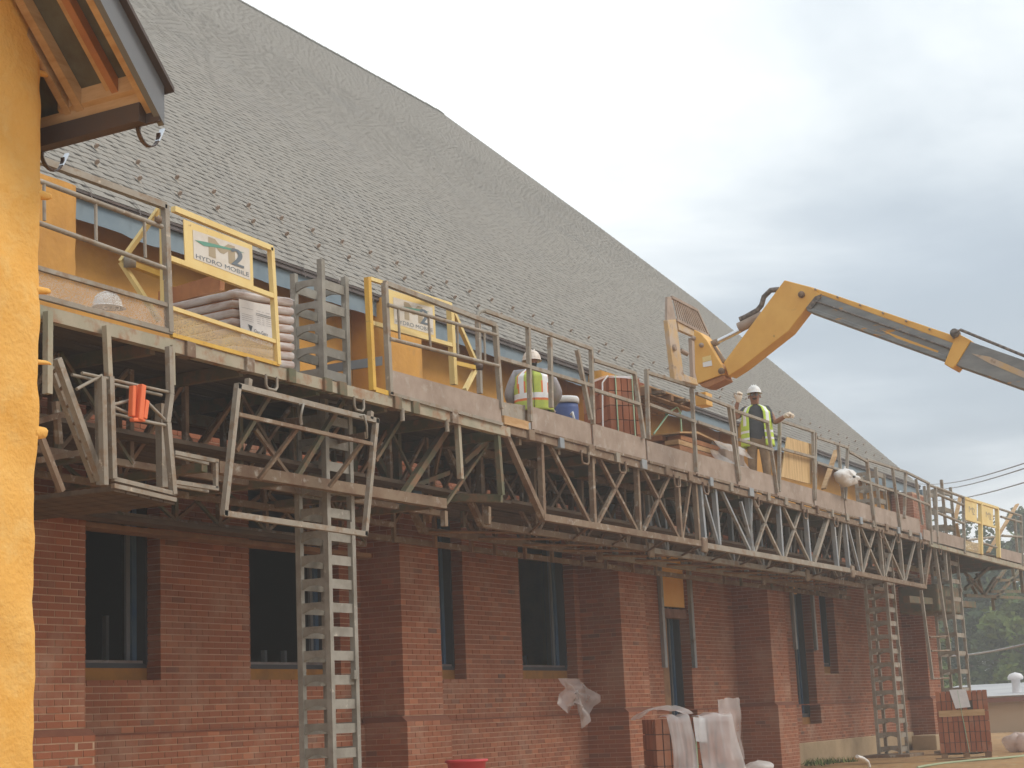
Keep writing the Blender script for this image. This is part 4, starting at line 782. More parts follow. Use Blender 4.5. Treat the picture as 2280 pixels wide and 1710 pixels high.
MB().beam((12.481, 9.750, 5.768), (12.954, 10.900, 5.869), .16, .05, up=(0, 0, 1)).build('board', 'wood_red', bd)
def crumple(pts_fn, nu, nv, amp, seed):
    rnd = random.Random(seed); a = [rnd.uniform(0, 6) for _ in range(9)]; P = []
    for i in range(nu + 1):
        row = []
        for j in range(nv + 1):
            u, v = i / nu, j / nv; p = V(pts_fn(u, v))
            d = math.sin(7 * u + 5 * v + a[0]) + .7 * math.sin(13 * u - 9 * v + a[1]) + .6 * abs(math.sin(11 * v + 4 * u + a[2])) + .5 * abs(math.sin(17 * u + 3 * v + a[3]))
            row.append(p + V((math.sin(a[4] + d) * .5, -d * .6, math.cos(a[5] + 2 * d) * .4)) * amp)
        P.append(row)
    return MB().grid(P)
pf = tag(crumple(lambda u, v: lerp(lerp((12.35, 9.50, 5.64), (12.93, 9.24, 5.60), u), lerp((12.6, 10.2, 5.66), (13.2, 10.0, 5.64), u), v), 14, 10, .02, 3).build('plastic_sheet', 'film'), 'loose clear plastic lying over the wrapped brick pack', 'plastic sheet')
hat = thing('hard_hat', (9.9, 9.5, 5.0), 'white hard hat seen through the mesh toe board beside the foam wall', 'helmet')
def helmet(m, c, r, fwd, mi=0, tilt=0.0):
    c = V(c); f = V(fwd).normalized(); s_ = V((f.y, -f.x, 0)); up_ = V((0, 0, 1)) + f * tilt; up_.normalize()
    P = [[c + (f * math.cos(6.28319 * j / 20) * 1.12 + s_ * math.sin(6.28319 * j / 20) * .92) * r * math.cos(k * .1963) + up_ * r * 1.02 * math.sin(k * .1963) for j in range(20)] for k in range(9)]
    m.grid(P, mi, .5, True, True)
    m.grid([[c + (f * math.cos(6.28319 * j / 20) * (1.12 + b * (0.34 if math.cos(6.28319 * j / 20) > .3 else .08)) + s_ * math.sin(6.28319 * j / 20) * (.92 + b * .08)) * r - up_ * b * .012 for j in range(20)] for b in (0, 1)], mi, .5, True, True)
    for q in (-.3, 0, .3): m.tube([c + f * r * 1.1 * math.cos(t) + s_ * r * q * math.sin(t) + up_ * r * 1.035 * math.sin(t) for t in [.5 + .3 * i for i in range(8)]], .008, 5, mi)
    return m
hc = V((10.676, 9.550, 5.184)); ORG[hat.name] = tuple(hat.location)
helmet(MB(), hc - V((0, 0, .03)), .115, (1, -.3, 0)).build('shell', 'white', hat)
wc = thing('water_cooler', (19.6, 9.75, 5.2), 'round blue water cooler with white lid beside the seated worker', 'cooler')
c0 = V((19.598, 9.750, 5.662)); c0.z = 5.22
MB().lathe(c0, [(0, -.28), (.15, -.28), (.165, -.1), (.175, .30), (.17, .36), (0, .36)], 24).build('tank', 'blue', wc)
MB().lathe(c0, [(.172, .37), (.188, .372), (.19, .43), (.175, .455), (0, .47)], 24).build('lid', 'white', wc)
MB().tube([c0 + V((-.12, -.14, .20)), c0 + V((-.16, -.18, .22)), c0 + V((-.15, -.20, .12)), c0 + V((-.13, -.16, .05))], .016).build('handle', 'white', wc)
MB().lathe(c0, [(.165, .05), (.178, .06), (.178, .09), (.168, .10)], 24).build('band', 'white', wc)
# brick cubes: rows of separate bricks around a core
KB = [MB().box(-.043, .043, 0, .092, 0, .190, 0, i / 9).mesh('brick', 'brick', (0, 0, 0), True) for i in range(10)]   # on end
KF = [MB().box(-.097, .097, 0, .092, 0, .057, 0, i / 9).mesh('brick', 'brick', (0, 0, 0), True) for i in range(10)]   # laid flat
def brick_cube(name, label, base, rz, nx, ny, nz, style, cat='brick pallet', grp=None):
    t = thing(name, base, label, cat, grp); R = Matrix.Rotation(rz, 3, 'Z'); b0 = V(base)
    du, dv, dz = (.1, .095, .2) if style == 'end' else (.2, .095, .062)
    W, Dp, Hh = nx * du, ny * dv, nz * dz
    me = KB if style == 'end' else KF
    core = MB(); core.frame_box(b0 + V((0, 0, Hh / 2 - .01)), R @ V((W / 2 - .03, 0, 0)), R @ V((0, Dp / 2 - .03, 0)), (0, 0, Hh / 2 - .03)); core.build('core', 'inner', t)
    for k in range(nz):
        for i in range(nx):
            for j in range(ny):
                if not (j == 0 or i == 0 or (k == nz - 1)): continue
                if random.random() < .012: continue
                p = b0 + R @ V((-W / 2 + du * (i + .5) + random.uniform(-.002, .002), -Dp / 2 + dv * j + random.uniform(-.006, .004), dz * k))
                put('brick', me[random.randrange(5, 10)], t, p, rz)
    return t, R, W, Dp, Hh
bc, R_, W_, D2, H_ = brick_cube('brick_cube', 'strapped cube of red bricks standing on the walkway right of the cooler', (21.15, 9.80, 4.93), -.62, 5, 8, 6, 'end')
def on(base, R, x, y, z): return V(base) + R @ V((x, y, z))
for x in (-.14, .12):
    MB().beam(on((21.15, 9.80, 4.93), R_, x, -D2 / 2 - .012, 0), on((21.15, 9.80, 4.93), R_, x, -D2 / 2 - .012, H_ + .01), .006, .022).build('strap', 'strap_green', bc)
crumple(lambda u, v: on((21.15, 9.80, 4.93), R_, -W_ / 2 + W_ * u, -D2 / 2 - .03 + D2 * v * 1.04, H_ + .015 - (.05 if v < .05 else 0)), 10, 10, .014, 5).build('top_sheet', 'film', bc)
MB().tube([on((21.15, 9.80, 4.93), R_, -W_ / 2, -D2 / 2, H_), on((21.15, 9.80, 4.93), R_, -W_ / 2 - .09, -D2 / 2, H_ - .1), on((21.15, 9.80, 4.93), R_, -W_ / 2 - .13, -D2 / 2 - .03, .7), on((21.15, 9.80, 4.93), R_, -W_ / 2 - .16, -D2 / 2 - .05, .2)], .012, 6).build('loose_strap', 'strap_white', bc)
gs = tag(MB().tube([(22.314, 9.700, 5.529), (22.921, 9.700, 5.925), (22.793, 9.700, 5.880), (23.252, 9.700, 6.056), (23.353, 9.700, 5.981), (23.349, 9.700, 5.677)], .013, 6).build('loose_strap', 'strap_green'), 'pale green strap arching loose over the lumber on the walkway', 'strap')
# lumber and boxes further along
lu = thing('lumber_stack', (23.6, 9.9, 4.93), 'low stack of reddish boards on the walkway under the raised forks', 'lumber')
for k in range(8):
    for j in range(3):
        x_ = random.uniform(-.1, .1)
        MB().box(22.9 + x_, 24.9 + x_, 9.55 + .24 * j, 9.77 + .24 * j, 4.95 + .08 * k, 5.02 + .08 * k).build('board', random.choice(('wood_red', 'wood_red', 'wood')), lu)
MB().prism([(22.8, 9.5, 5.60), (23.5, 9.5, 5.69), (24.9, 9.5, 5.60), (24.9, 9.5, 5.58), (23.5, 9.5, 5.66), (22.8, 9.5, 5.58)], (0, .8, 0)).build('cover_board', 'wood', lu)
fb = thing('wrapped_block_stack', (25.0, 9.45, 4.93), 'small stack of blocks under torn white plastic at the standing worker\'s feet', 'blocks')
for i, (x, z) in enumerate(((24.5, 4.95), (24.92, 4.95), (25.34, 4.95), (24.5, 5.15), (24.92, 5.15), (25.3, 5.15), (24.6, 5.35), (25.05, 5.35))):
    rbox(MB(), (x, 9.55, z + .095), (.19, 0, 0), (0, .10, 0), (0, 0, .092)).build('block', 'dirt_steel', fb)
crumple(lambda u, v: (24.05 + 1.4 * u, 9.40 + .18 * (1 - abs(2 * v - 1)), 5.68 - .42 * abs(v - .3) * 1.4 - .06 * abs(u - .5)), 16, 12, .03, 8).build('torn_wrap', 'film', fb)
ps = thing('plywood_sheet', (27.0, 9.22, 5.05), 'sheet of plywood propped on edge against the guard rail right of the standing worker', 'plywood')
MB().prism([(26.818, 9.260, 5.986), (28.152, 9.260, 6.019), (27.858, 9.260, 5.298), (26.370, 9.260, 5.275)], (0, .018, 0)).build('sheet', 'ply', ps)
for a, b, lb in (((30.177, 9.500, 6.174), (28.952, 9.400, 5.337), 'pale timber prop leaning behind the rail next to the white bag'), ((45.639, 9.600, 6.537), (40.934, 9.400, 4.961), 'long pale board leaning on the far platform unit'), ((40.826, 9.900, 6.318), (40.124, 9.900, 5.731), 'short brownish prop leaning beside the farthest mast')):
    tag(MB().beam(a, b, .035, .09, up=(1, 0, 0)).build('timber_prop', 'wood'), lb, 'timber')
tag(MB().beam((40.187, 9.900, 5.644), (40.343, 9.900, 5.257), .035, .08, up=(1, 0, 0)).build('timber_prop', 'wood'), 'stubby timber prop at the foot of the farthest mast', 'timber')
wbc = V((29.246, 9.120, 5.536)); wb = thing('white_bag', tuple(wbc - V((0, 0, .28))), 'bulging white plastic bag tied to the guard rail', 'bag')
def blob(m, c, rx, ry, rz, seed, amp, mi=0, nu=18, nv=12):
    rnd = random.Random(seed); ph = [rnd.uniform(0, 6) for _ in range(6)]; c = V(c); P = []
    for i in range(nv + 1):
        t = -1.5708 + 3.14159 * i / nv; row = []
        for j in range(nu):
            p = 6.28319 * j / nu; d = 1 + amp * (math.sin(3 * p + ph[0] + 2 * t) + .6 * math.sin(5 * p + ph[1] - 3 * t) + .5 * math.sin(4 * t + ph[2]))
            row.append(c + V((rx * math.cos(p) * math.cos(t), ry * math.sin(p) * math.cos(t), rz * math.sin(t))) * d)
        P.append(row)
    return m.grid(P, mi, .5, True, True)
OUT = [V(p) for p in ((28.688, 9.120, 5.537), (28.793, 9.120, 5.606), (28.989, 9.120, 5.660), (29.209, 9.120, 5.696), (29.452, 9.120, 5.709), (29.588, 9.120, 5.672), (29.644, 9.120, 5.619), (29.862, 9.120, 5.616), (29.921, 9.120, 5.571), (29.831, 9.120, 5.502), (29.621, 9.120, 5.431), (29.394, 9.120, 5.387), (29.168, 9.120, 5.337), (29.066, 9.120, 5.352), (28.925, 9.120, 5.413), (28.774, 9.120, 5.472))]
oc_ = sum(OUT, V()) / len(OUT); m = MB(); P = []
for i in range(11):
    t = -1 + 2 * i / 10; k = max(.04, math.sqrt(max(0, 1 - t * t)))
    P.append([oc_ + (q - oc_) * (k ** .6) * (.95 + .05 * math.sin(3 * j + 5 * t)) + V((0, t * .13 - .05 + .02 * math.sin(2.3 * j), 0)) for j, q in enumerate(OUT)])
m.grid(P, 0, .5, True, True); m.build('bag', 'bagw', wb)
MB().tube([wbc + V((.02, -.03, .14)), wbc + V((.04, -.03, .2))], .018, 6).build('knot', 'bagw', wb)
gt = thing('grey_tool_box', (14.4, 10.4, 4.95), 'small dark mixing tub on the deck behind the second yellow gate', 'tub')
MB().prism([(15.556, 10.400, 5.597), (16.251, 10.400, 5.768), (16.245, 10.400, 5.659), (15.551, 10.400, 5.498)], (0, .4, 0)).build('tub', 'grey_trim', gt)

# ------------------------------------------------------------------ telehandler boom reaching in from the right
XB = 22.5
th = thing('telehandler_boom', (XB, 4.5, 0), 'yellow telehandler boom with bare grey sections reaching over the walkway', 'telehandler')
def plate(name, pts, x0, w_, mats, parent=th, bevel=.012): return MB().prism([(x0, p[1], p[2]) for p in pts], (w_, 0, 0)).build(name, mats, parent, bevel=bevel)
plate('gooseneck', [(22.500, 7.628, 7.509), (22.500, 7.236, 7.341), (22.500, 7.103, 7.194), (22.500, 7.206, 7.115), (22.500, 7.345, 7.053), (22.500, 7.625, 6.771), (22.500, 8.355, 6.346), (22.500, 8.564, 6.254), (22.500, 8.625, 6.456)], XB - .02, .30, 'jcb')
plate('boom_top_edge', [(22.500, 7.248, 7.350), (22.500, 5.284, 6.342), (22.500, 5.348, 6.260), (22.500, 7.137, 7.224)], XB - .005, .27, 'jcb')
plate('inner_boom', [(22.500, 7.136, 7.236), (22.500, 5.324, 6.280), (22.500, 5.470, 6.038), (22.500, 7.357, 7.055)], XB, .26, 'boom_bare')
plate('boom_lower_rib', [(22.500, 7.343, 7.084), (22.500, 5.452, 6.104), (22.500, 5.470, 6.034), (22.500, 7.336, 7.015)], XB - .02, .30, 'boom_bare')
plate('worn_paint_strip', [(22.500, 6.322, 6.600), (22.500, 5.557, 6.188), (22.500, 5.582, 6.157), (22.500, 6.104, 6.440)], XB - .004, .01, 'jcb', bevel=0)
plate('boom_grease', [(22.500, 7.345, 7.053), (22.500, 7.199, 7.198), (22.500, 7.101, 7.218), (22.500, 7.143, 7.141), (22.500, 7.274, 7.030)], XB - .03, .01, 'rubber', bevel=0)
plate('boom_patch', [(22.400, 5.117, 6.085), (22.400, 4.884, 6.007), (22.400, 4.456, 5.747), (22.400, 4.461, 5.659), (22.400, 4.892, 5.919)], XB - .042, .006, 'jcb_worn', bevel=0)
for k_ in range(7): MB().lathe(lerp((22.470, 7.181, 7.297), (22.470, 5.333, 6.333), k_ / 6), [(0, .03), (.013, .03), (.015, .022), (.015, -.01)], 8, ax=(-1, 0, 0)).build('bolt', 'dirt_steel', th)
rod('boom_hose', [(22.460, 7.191, 7.129), (22.440, 6.410, 6.720), (22.440, 5.749, 6.377), (22.460, 5.368, 6.177)], .014, 'rubber', th)
plate('boom_collar', [(22.500, 5.280, 6.387), (22.500, 5.103, 6.259), (22.500, 5.319, 5.972), (22.500, 5.381, 5.912), (22.500, 5.490, 5.991)], XB - .06, .38, 'jcb')
ob0, ob1, ob2, ob3 = (V(p) for p in ((22.500, 5.147, 6.265), (22.500, 4.458, 5.907), (22.500, 4.500, 5.491), (22.500, 5.353, 5.965)))
dv_ = (ob1 - ob0).normalized()
plate('outer_boom', [ob0, ob0 + dv_ * 6.5, ob3 + dv_ * 6.7, ob3], XB - .035, .33, 'boom_bare')
rod('boom_cable', [(22.400, 5.288, 6.382), (22.400, 5.219, 6.413), (22.400, 4.432, 5.947), tuple(V((22.400, 4.432, 5.947)) + dv_ * 3)], .02, 'rubber', th)
MB().lathe((22.450, 5.301, 6.382), [(0, -.06), (.06, -.06), (.06, .06), (0, .06)], 14, ax=(1, 0, 0)).build('cable_pulley', 'rubber', th)
for p in ((22.460, 7.388, 7.256), (22.460, 8.657, 6.333)): MB().lathe(p, [(0, .045), (.028, .045), (.03, .04), (.03, .02), (.045, .018), (.048, .01), (.048, -.02)], 14, ax=(-1, 0, 0)).build('pivot_pin', 'steel_brown', th)
rod('tilt_cylinder', [(22.620, 8.406, 6.958), (22.620, 8.043, 7.075)], .075, 'dirt_steel', th, 14); rod('tilt_rod', [(22.620, 8.751, 6.801), (22.620, 8.384, 6.918)], .036, 'chrome', th, 12); rod('rod_end', [(22.620, 8.870, 6.768), (22.620, 8.738, 6.806)], .05, 'steel_brown', th, 10)
rod('hydraulic_hose', [(22.600, 7.759, 7.416), (22.600, 7.883, 7.424), (22.600, 7.990, 7.344), (22.600, 8.036, 7.229), (22.600, 8.104, 7.166), (22.600, 8.287, 7.096), (22.600, 8.377, 7.073)], .04, 'rubber', th, 8)
rod('tilt_link', [(22.600, 8.813, 6.720), (22.600, 8.664, 6.478)], .045, 'steel_brown', th)
plate('carriage_bracket', [(22.500, 9.033, 6.997), (22.500, 8.942, 6.938), (22.500, 8.845, 6.812), (22.500, 8.616, 6.357), (22.500, 8.633, 6.282), (22.500, 9.030, 6.197), (22.500, 9.060, 6.362)], XB - .05, .36, 'jcb')
plate('carriage_foot', [(22.500, 9.018, 6.195), (22.500, 8.633, 6.276), (22.500, 8.609, 6.212), (22.500, 8.883, 6.127), (22.500, 8.986, 6.152)], XB - .02, .30, 'wood_red')
plate('warning_label', [(22.440, 8.926, 6.568), (22.440, 8.796, 6.583), (22.440, 8.790, 6.510), (22.440, 8.925, 6.495)], XB - .062, .004, 'yellow', bevel=0)
plate('warning_label', [(22.440, 8.926, 6.490), (22.440, 8.790, 6.504), (22.440, 8.784, 6.426), (22.440, 8.924, 6.423)], XB - .062, .004, 'white', bevel=0)
for p in ((22.450, 9.044, 6.866), (22.450, 8.929, 6.749)): MB().lathe(p, [(0, .05), (.022, .05), (.024, .045), (.024, .02), (.034, .018), (.036, .01), (.036, -.02)], 12, ax=(-1, 0, 0)).build('bolt', 'dirt_steel', th)
# fork carriage, parallel to the building
ca = thing('fork_carriage', (22.2, 9.5, 6.0), 'dusty yellow fork carriage with load backrest at the tip of the boom', 'fork carriage')
YC = 9.45
MB().prism([(22.491, 9.450, 7.211), (22.822, 9.450, 7.278), (23.002, 9.450, 6.368), (22.616, 9.450, 6.326)], (0, .07, 0)).build('carriage_upright', 'jcb_worn', ca, bevel=.008)
MB().prism([(22.594, 9.470, 7.582), (22.738, 9.470, 7.609), (22.870, 9.470, 7.284), (22.530, 9.470, 7.218)], (0, .04, 0)).build('backrest_post', 'dirt_steel', ca, bevel=.006)
b00, b10, b01, b11 = (V(p) for p in ((22.809, 9.500, 7.624), (23.780, 9.500, 7.607), (22.942, 9.500, 7.302), (24.210, 9.500, 7.272)))
for a, b in ((b00, b10), (b10, b11), (b01, b11)): bar('backrest_frame', a, b, .04, 'dirt_steel', ca)
for i in range(1, 13): bar('backrest_bar', lerp(b00, b10, i / 13), lerp(b01, b11, i / 13), .014, 'dirt_steel', ca, h=.03)
MB().prism([(22.986, 9.500, 7.310), (24.179, 9.500, 7.272), (24.243, 9.500, 7.199), (23.705, 9.500, 7.165), (23.034, 9.500, 7.163)], (0, .06, 0)).build('top_rail', 'jcb_worn', ca, bevel=.01)
MB().prism([(23.556, 9.520, 7.142), (23.753, 9.520, 7.165), (23.707, 9.520, 6.450), (23.515, 9.520, 6.456)], (0, .06, 0)).build('carriage_upright', 'dirt_steel', ca, bevel=.008)
MB().prism([(23.065, 9.480, 6.497), (23.589, 9.480, 6.497), (23.603, 9.480, 6.405), (23.060, 9.480, 6.381)], (0, .08, 0)).build('bottom_rail', 'jcb_worn', ca, bevel=.01)
rod('fork_pin', [(22.944, 9.460, 6.830), (23.052, 9.400, 6.782)], .035, 'dirt_steel', ca); MB().lathe((22.657, 9.440, 6.824), [(0, -.02), (.05, -.02), (.05, .02), (.03, .02), (0, .02)], 14, ax=(0, -1, 0)).build('fork_eye', 'dirt_steel', ca)
for x in (22.25, 23.1): MB().box(x, x + .12, 9.5, 10.6, 6.10, 6.14).build('fork', 'steel_brown', ca)
MB().box(23.72, 23.98, 9.42, 9.60, 6.12, 6.32).build('side_stop', 'jcb', ca, bevel=.01)
pa = thing('pallet_on_forks', (22.2, 10.0, 5.85), 'wooden pallet with a few bricks held on the raised forks', 'pallet')
for i in range(6): MB().box(22.0, 23.7, 9.62 + .17 * i, 9.74 + .17 * i, 6.17, 6.195).build('slat', 'wood', pa)
for x in (22.0, 22.8, 23.6): MB().box(x, x + .09, 9.6, 10.62, 6.075, 6.168).build('stringer', 'wood_dark', pa)
for i in range(5): MB().box(22.0, 23.7, 9.62 + .2 * i, 9.74 + .2 * i, 6.05, 6.073).build('slat', 'wood_dark', pa)
for i in range(4): put('brick', KF[random.randrange(4, 9)], pa, (22.1 + .21 * i, 9.75, 6.197), 0)

# ------------------------------------------------------------------ people
def body(name, joints, bones, mats, parent, region, sub=2):
    me = bpy.data.meshes.new(name); ks = list(joints); org = V(ORG[parent.name])
    me.from_pydata([V(joints[k][0]) - org for k in ks], [(ks.index(a), ks.index(b)) for a, b in bones], [])
    ob = bpy.data.objects.new(name, me); COL.objects.link(ob)
    ob.modifiers.new('skin', 'SKIN'); s_ = ob.modifiers.new('sub', 'SUBSURF'); s_.levels = s_.render_levels = sub
    sv_ = me.skin_vertices[0].data
    for i, k in enumerate(ks): sv_[i].radius = joints[k][1]; sv_[i].use_root = (k == 'pelvis')
    bpy.context.view_layer.update(); dg = bpy.context.evaluated_depsgraph_get()
    m2 = bpy.data.meshes.new_from_object(ob.evaluated_get(dg)); bpy.data.objects.remove(ob)
    m2.materials.clear()
    for mm in mats: m2.materials.append(MT[mm])
    for p in m2.polygons:
        p.use_smooth = True; p.material_index = region(V(p.center) + org)
    o = bpy.data.objects.new(name, m2); COL.objects.link(o); o.parent = parent; return o
def vest(parent, c, rt, fw, prof, a0, a1, matf, mats, n=44):
    # prof: (z, half width, half depth, forward shift); angle 0 = forward, measured towards the right side
    P = []; c = V(c)
    zs = []
    for (z0, w0, d0, s0), (z1, w1, d1, s1) in zip(prof, prof[1:]):
        for k in range(5): t = k / 5; zs.append((z0 + (z1 - z0) * t, w0 + (w1 - w0) * t, d0 + (d1 - d0) * t, s0 + (s1 - s0) * t))
    zs.append(prof[-1]); m = MB()
    for z, w_, d_, s_ in zs:
        P.append([c + rt * (w_ * math.sin(a0 + (a1 - a0) * j / n)) + fw * (d_ * math.cos(a0 + (a1 - a0) * j / n) + s_) + V((0, 0, z)) + (fw * .006 * math.sin(j * 1.3 + z * 20)) for j in range(n + 1)])
    for i in range(len(P) - 1):
        for j in range(n):
            zc = (zs[i][0] + zs[i + 1][0]) / 2; ac_ = a0 + (a1 - a0) * (j + .5) / n
            k = matf(zc, ac_)
            if k is None: continue
            m.add([P[i][j], P[i][j + 1], P[i + 1][j + 1], P[i + 1][j]], [(0, 1, 2, 3)], k, .5, True)
    o = m.build('safety_vest', mats, parent)
    bm = bmesh.new(); bm.from_mesh(o.data); bmesh.ops.remove_doubles(bm, verts=bm.verts, dist=.0004); bmesh.ops.recalc_face_normals(bm, faces=bm.faces); bm.to_mesh(o.data); bm.free()
    s = o.modifiers.new('solid', 'SOLIDIFY'); s.thickness = .008; return o
def hand(m, wrist, palm_dir, curl_dir, side, s=1.0, mi=0):      # palm, four bent fingers, thumb
    w_ = V(wrist); d = V(palm_dir).normalized(); cdir = V(curl_dir); cdir = (cdir - d * cdir.dot(d)).normalized(); sd_ = d.cross(cdir).normalized() * side
    m.tube([w_ - d * .02 * s, w_ + d * .03 * s, w_ + d * .075 * s, w_ + d * .09 * s], [.030 * s, .042 * s, .045 * s, .03 * s], 10, mi)
    for i, l in enumerate((.070, .080, .075, .060)):
        b = w_ + d * .082 * s + sd_ * (.030 - .020 * i) * s
        m.tube([b, b + d * l * .42 * s + cdir * .008, b + d * l * .55 * s + cdir * l * .40 * s, b + d * l * .25 * s + cdir * l * .75 * s], [.0125 * s, .012 * s, .011 * s, .008 * s], 7, mi)
    b = w_ + d * .03 * s + sd_ * .036 * s
    m.tube([b, b + sd_ * .025 * s + d * .025 * s + cdir * .015, b + sd_ * .02 * s + d * .05 * s + cdir * .035 * s], [.015 * s, .0135 * s, .009 * s], 7, mi)
    return m
def hat_on(parent, c, fw, mi='offwhite', tilt=0.0, s=1.0): return helmet(MB(), c, .128 * s, fw, 0, tilt).build('hard_hat', mi, parent)

# seated worker, seen from behind
b1 = V((18.55, 9.66, 4.93)); w1 = thing('person', tuple(b1), 'worker seen from behind, seated in a yellow vest with orange-edged white stripes', 'person')
f1 = V((math.cos(.50), math.sin(.50), 0)); r1 = V((f1.y, -f1.x, 0)); U = V((0, 0, 1))
def q1(r, f, z): return b1 + r1 * r + f1 * f + U * z
J = {'pelvis': (q1(0, 0, .42), (.17, .14)), 'waist': (q1(0, -.01, .60), (.16, .12)), 'chest': (q1(0, .0, .80), (.18, .13)), 'neck': (q1(0, .02, .94), (.065, .065)), 'nape': (q1(0, .03, .99), (.058, .062)), 'head': (q1(0, .05, 1.07), (.085, .10)), 'crown': (q1(0, .05, 1.14), (.07, .08)),
     'lsh': (q1(-.205, 0, .88), (.085, .085)), 'lel': (q1(-.315, .02, .62), (.07, .07)), 'lwr': (q1(-.22, .22, .46), (.04, .04)),
     'rsh': (q1(.205, 0, .88), (.085, .085)), 'rel': (q1(.315, .03, .62), (.07, .07)), 'rwr': (q1(.22, .24, .48), (.04, .04)),
     'lhip': (q1(-.10, .03, .40), (.10, .10)), 'lkn': (q1(-.14, .45, .42), (.075, .075)), 'lan': (q1(-.14, .48, .09), (.05, .05)), 'lto': (q1(-.15, .64, .04), (.04, .035)),
     'rhip': (q1(.10, .03, .40), (.10, .10)), 'rkn': (q1(.14, .45, .42), (.075, .075)), 'ran': (q1(.14, .48, .09), (.05, .05)), 'rto': (q1(.15, .64, .04), (.04, .035))}
BON = [('pelvis', 'waist'), ('waist', 'chest'), ('chest', 'neck'), ('neck', 'nape'), ('nape', 'head'), ('head', 'crown'), ('chest', 'lsh'), ('lsh', 'lel'), ('lel', 'lwr'), ('chest', 'rsh'), ('rsh', 'rel'), ('rel', 'rwr'),
       ('pelvis', 'lhip'), ('lhip', 'lkn'), ('lkn', 'lan'), ('lan', 'lto'), ('pelvis', 'rhip'), ('rhip', 'rkn'), ('rkn', 'ran'), ('ran', 'rto')]
def reg1(p):
    l = p - b1; z = l.z; r = abs(l.dot(r1)); f = l.dot(f1)
    if z > .955 and r < .15: return 2 if z < 1.03 and f < .03 else 0
    if z < .12: return 4
    if z < .52 and (f > .12 or z < .45) and not (r > .19 and z > .43): return 3
    return 1
body('body', J, BON, ['skin', 'shirt_grey', 'hair', 'khaki', 'boot'], w1, reg1)
def vm1(z, a):
    back = abs(abs(a) - math.pi); arm = abs(abs(a) - math.pi / 2)
    if z > .74 and arm < .42: return None                   # armholes
    if .535 < z < .605: return 1
    if .515 < z < .63: return 2
    sx = math.sin(a)
    for s_ in (-1, 1):
        k = .60 - (z - .55) * -.15
        if z > .60 and abs(sx * s_ - k) < .12: return 1
        if z > .60 and abs(sx * s_ - k) < .19: return 2
    return 0
vest(w1, b1, r1, f1, [(.40, .25, .205, 0), (.55, .24, .185, -.01), (.72, .245, .180, 0), (.84, .235, .17, 0), (.90, .17, .12, .0), (.955, .085, .085, .015)], -math.pi + .02, math.pi - .02 , vm1, ['vest_olive', 'reflect', 'vest_orange'], 64)
hat_on(w1, q1(0, .055, 1.075), f1)
hh_ = MB(); hand(hh_, J['lwr'][0], f1 - U * .4 + r1 * .3, -U, 1); hand(hh_, J['rwr'][0], f1 - U * .4 - r1 * .3, -U, -1); hh_.build('gloves', 'glove', w1)
seat = thing('bucket_seat', (18.55, 9.66, 4.93), 'upturned bucket under the seated worker', 'bucket')
MB().lathe((18.55, 9.66, 4.92), [(0, 0), (.17, 0), (.15, .26), (0, .26)], 20).build('bucket', 'white', seat)

# standing worker facing the photographer, one fist raised, one hand on the rail
b2 = V((26.05, 9.50, 4.93)); w2 = thing('person', tuple(b2), 'standing worker in lime vest and white hard hat raising one fist', 'person')
f2 = V((-math.cos(.35), -math.sin(.35), 0)); r2 = V((f2.y, -f2.x, 0))       # r2 = the worker's right, picture left
def q2(r, f, z): return b2 + r2 * r + f2 * f + U * z
J2 = {'pelvis': (q2(0, 0, .95), (.16, .12)), 'waist': (q2(0, .01, 1.12), (.15, .12)), 'chest': (q2(0, 0, 1.34), (.17, .125)), 'neck': (q2(0, 0, 1.50), (.06, .06)), 'jaw': (q2(0, .025, 1.585), (.062, .072)), 'head': (q2(0, .02, 1.66), (.078, .095)), 'crown': (q2(0, .01, 1.74), (.07, .085)),
      'rsh': (q2(.19, 0, 1.44), (.068, .068)), 'rel': (q2(.335, .06, 1.30), (.048, .048)), 'rfo': (q2(.315, .12, 1.45), (.042, .042)), 'rwr': (q2(.265, .16, 1.575), (.032, .032)),
      'lsh': (q2(-.19, 0, 1.44), (.068, .068)), 'lel': (q2(-.30, .02, 1.20), (.05, .05)), 'lfo': (q2(-.39, .10, 1.24), (.042, .042)), 'lwr': (q2(-.475, .17, 1.275), (.032, .032)),
      'rhip': (q2(.095, 0, .90), (.105, .10)), 'rkn': (q2(.11, .02, .50), (.075, .075)), 'ran': (q2(.12, -.02, .10), (.052, .052)), 'rto': (q2(.13, .14, .04), (.042, .036)),
      'lhip': (q2(-.095, 0, .90), (.105, .10)), 'lkn': (q2(-.11, .02, .50), (.075, .075)), 'lan': (q2(-.12, -.02, .10), (.052, .052)), 'lto': (q2(-.13, .14, .04), (.042, .036))}
BON2 = [('pelvis', 'waist'), ('waist', 'chest'), ('chest', 'neck'), ('neck', 'jaw'), ('jaw', 'head'), ('head', 'crown'), ('chest', 'rsh'), ('rsh', 'rel'), ('rel', 'rfo'), ('rfo', 'rwr'), ('chest', 'lsh'), ('lsh', 'lel'), ('lel', 'lfo'), ('lfo', 'lwr'),
        ('pelvis', 'rhip'), ('rhip', 'rkn'), ('rkn', 'ran'), ('ran', 'rto'), ('pelvis', 'lhip'), ('lhip', 'lkn'), ('lkn', 'lan'), ('lan', 'lto')]
def reg2(p):
    l = p - b2; z = l.z; r = l.dot(r2); f = l.dot(f2)
    if z > 1.525 and abs(r) < .15: return 0
    if r > .25 and (z > 1.36 or f > .05) or r < -.27 and (f > .0 and z > 1.18): return 0
    if z < .12: return 4
    if z < .96: return 3
    return 1
body('body', J2, BON2, ['skin', 'shirt_dark', 'hair', 'khaki', 'boot'], w2, reg2)
fc = MB(); hc2 = q2(0, .02, 1.655)
fc.tube([hc2 + f2 * .088 + U * .012, hc2 + f2 * .112 - U * .022, hc2 + f2 * .10 - U * .03], [.009, .014, .010], 8, 0)
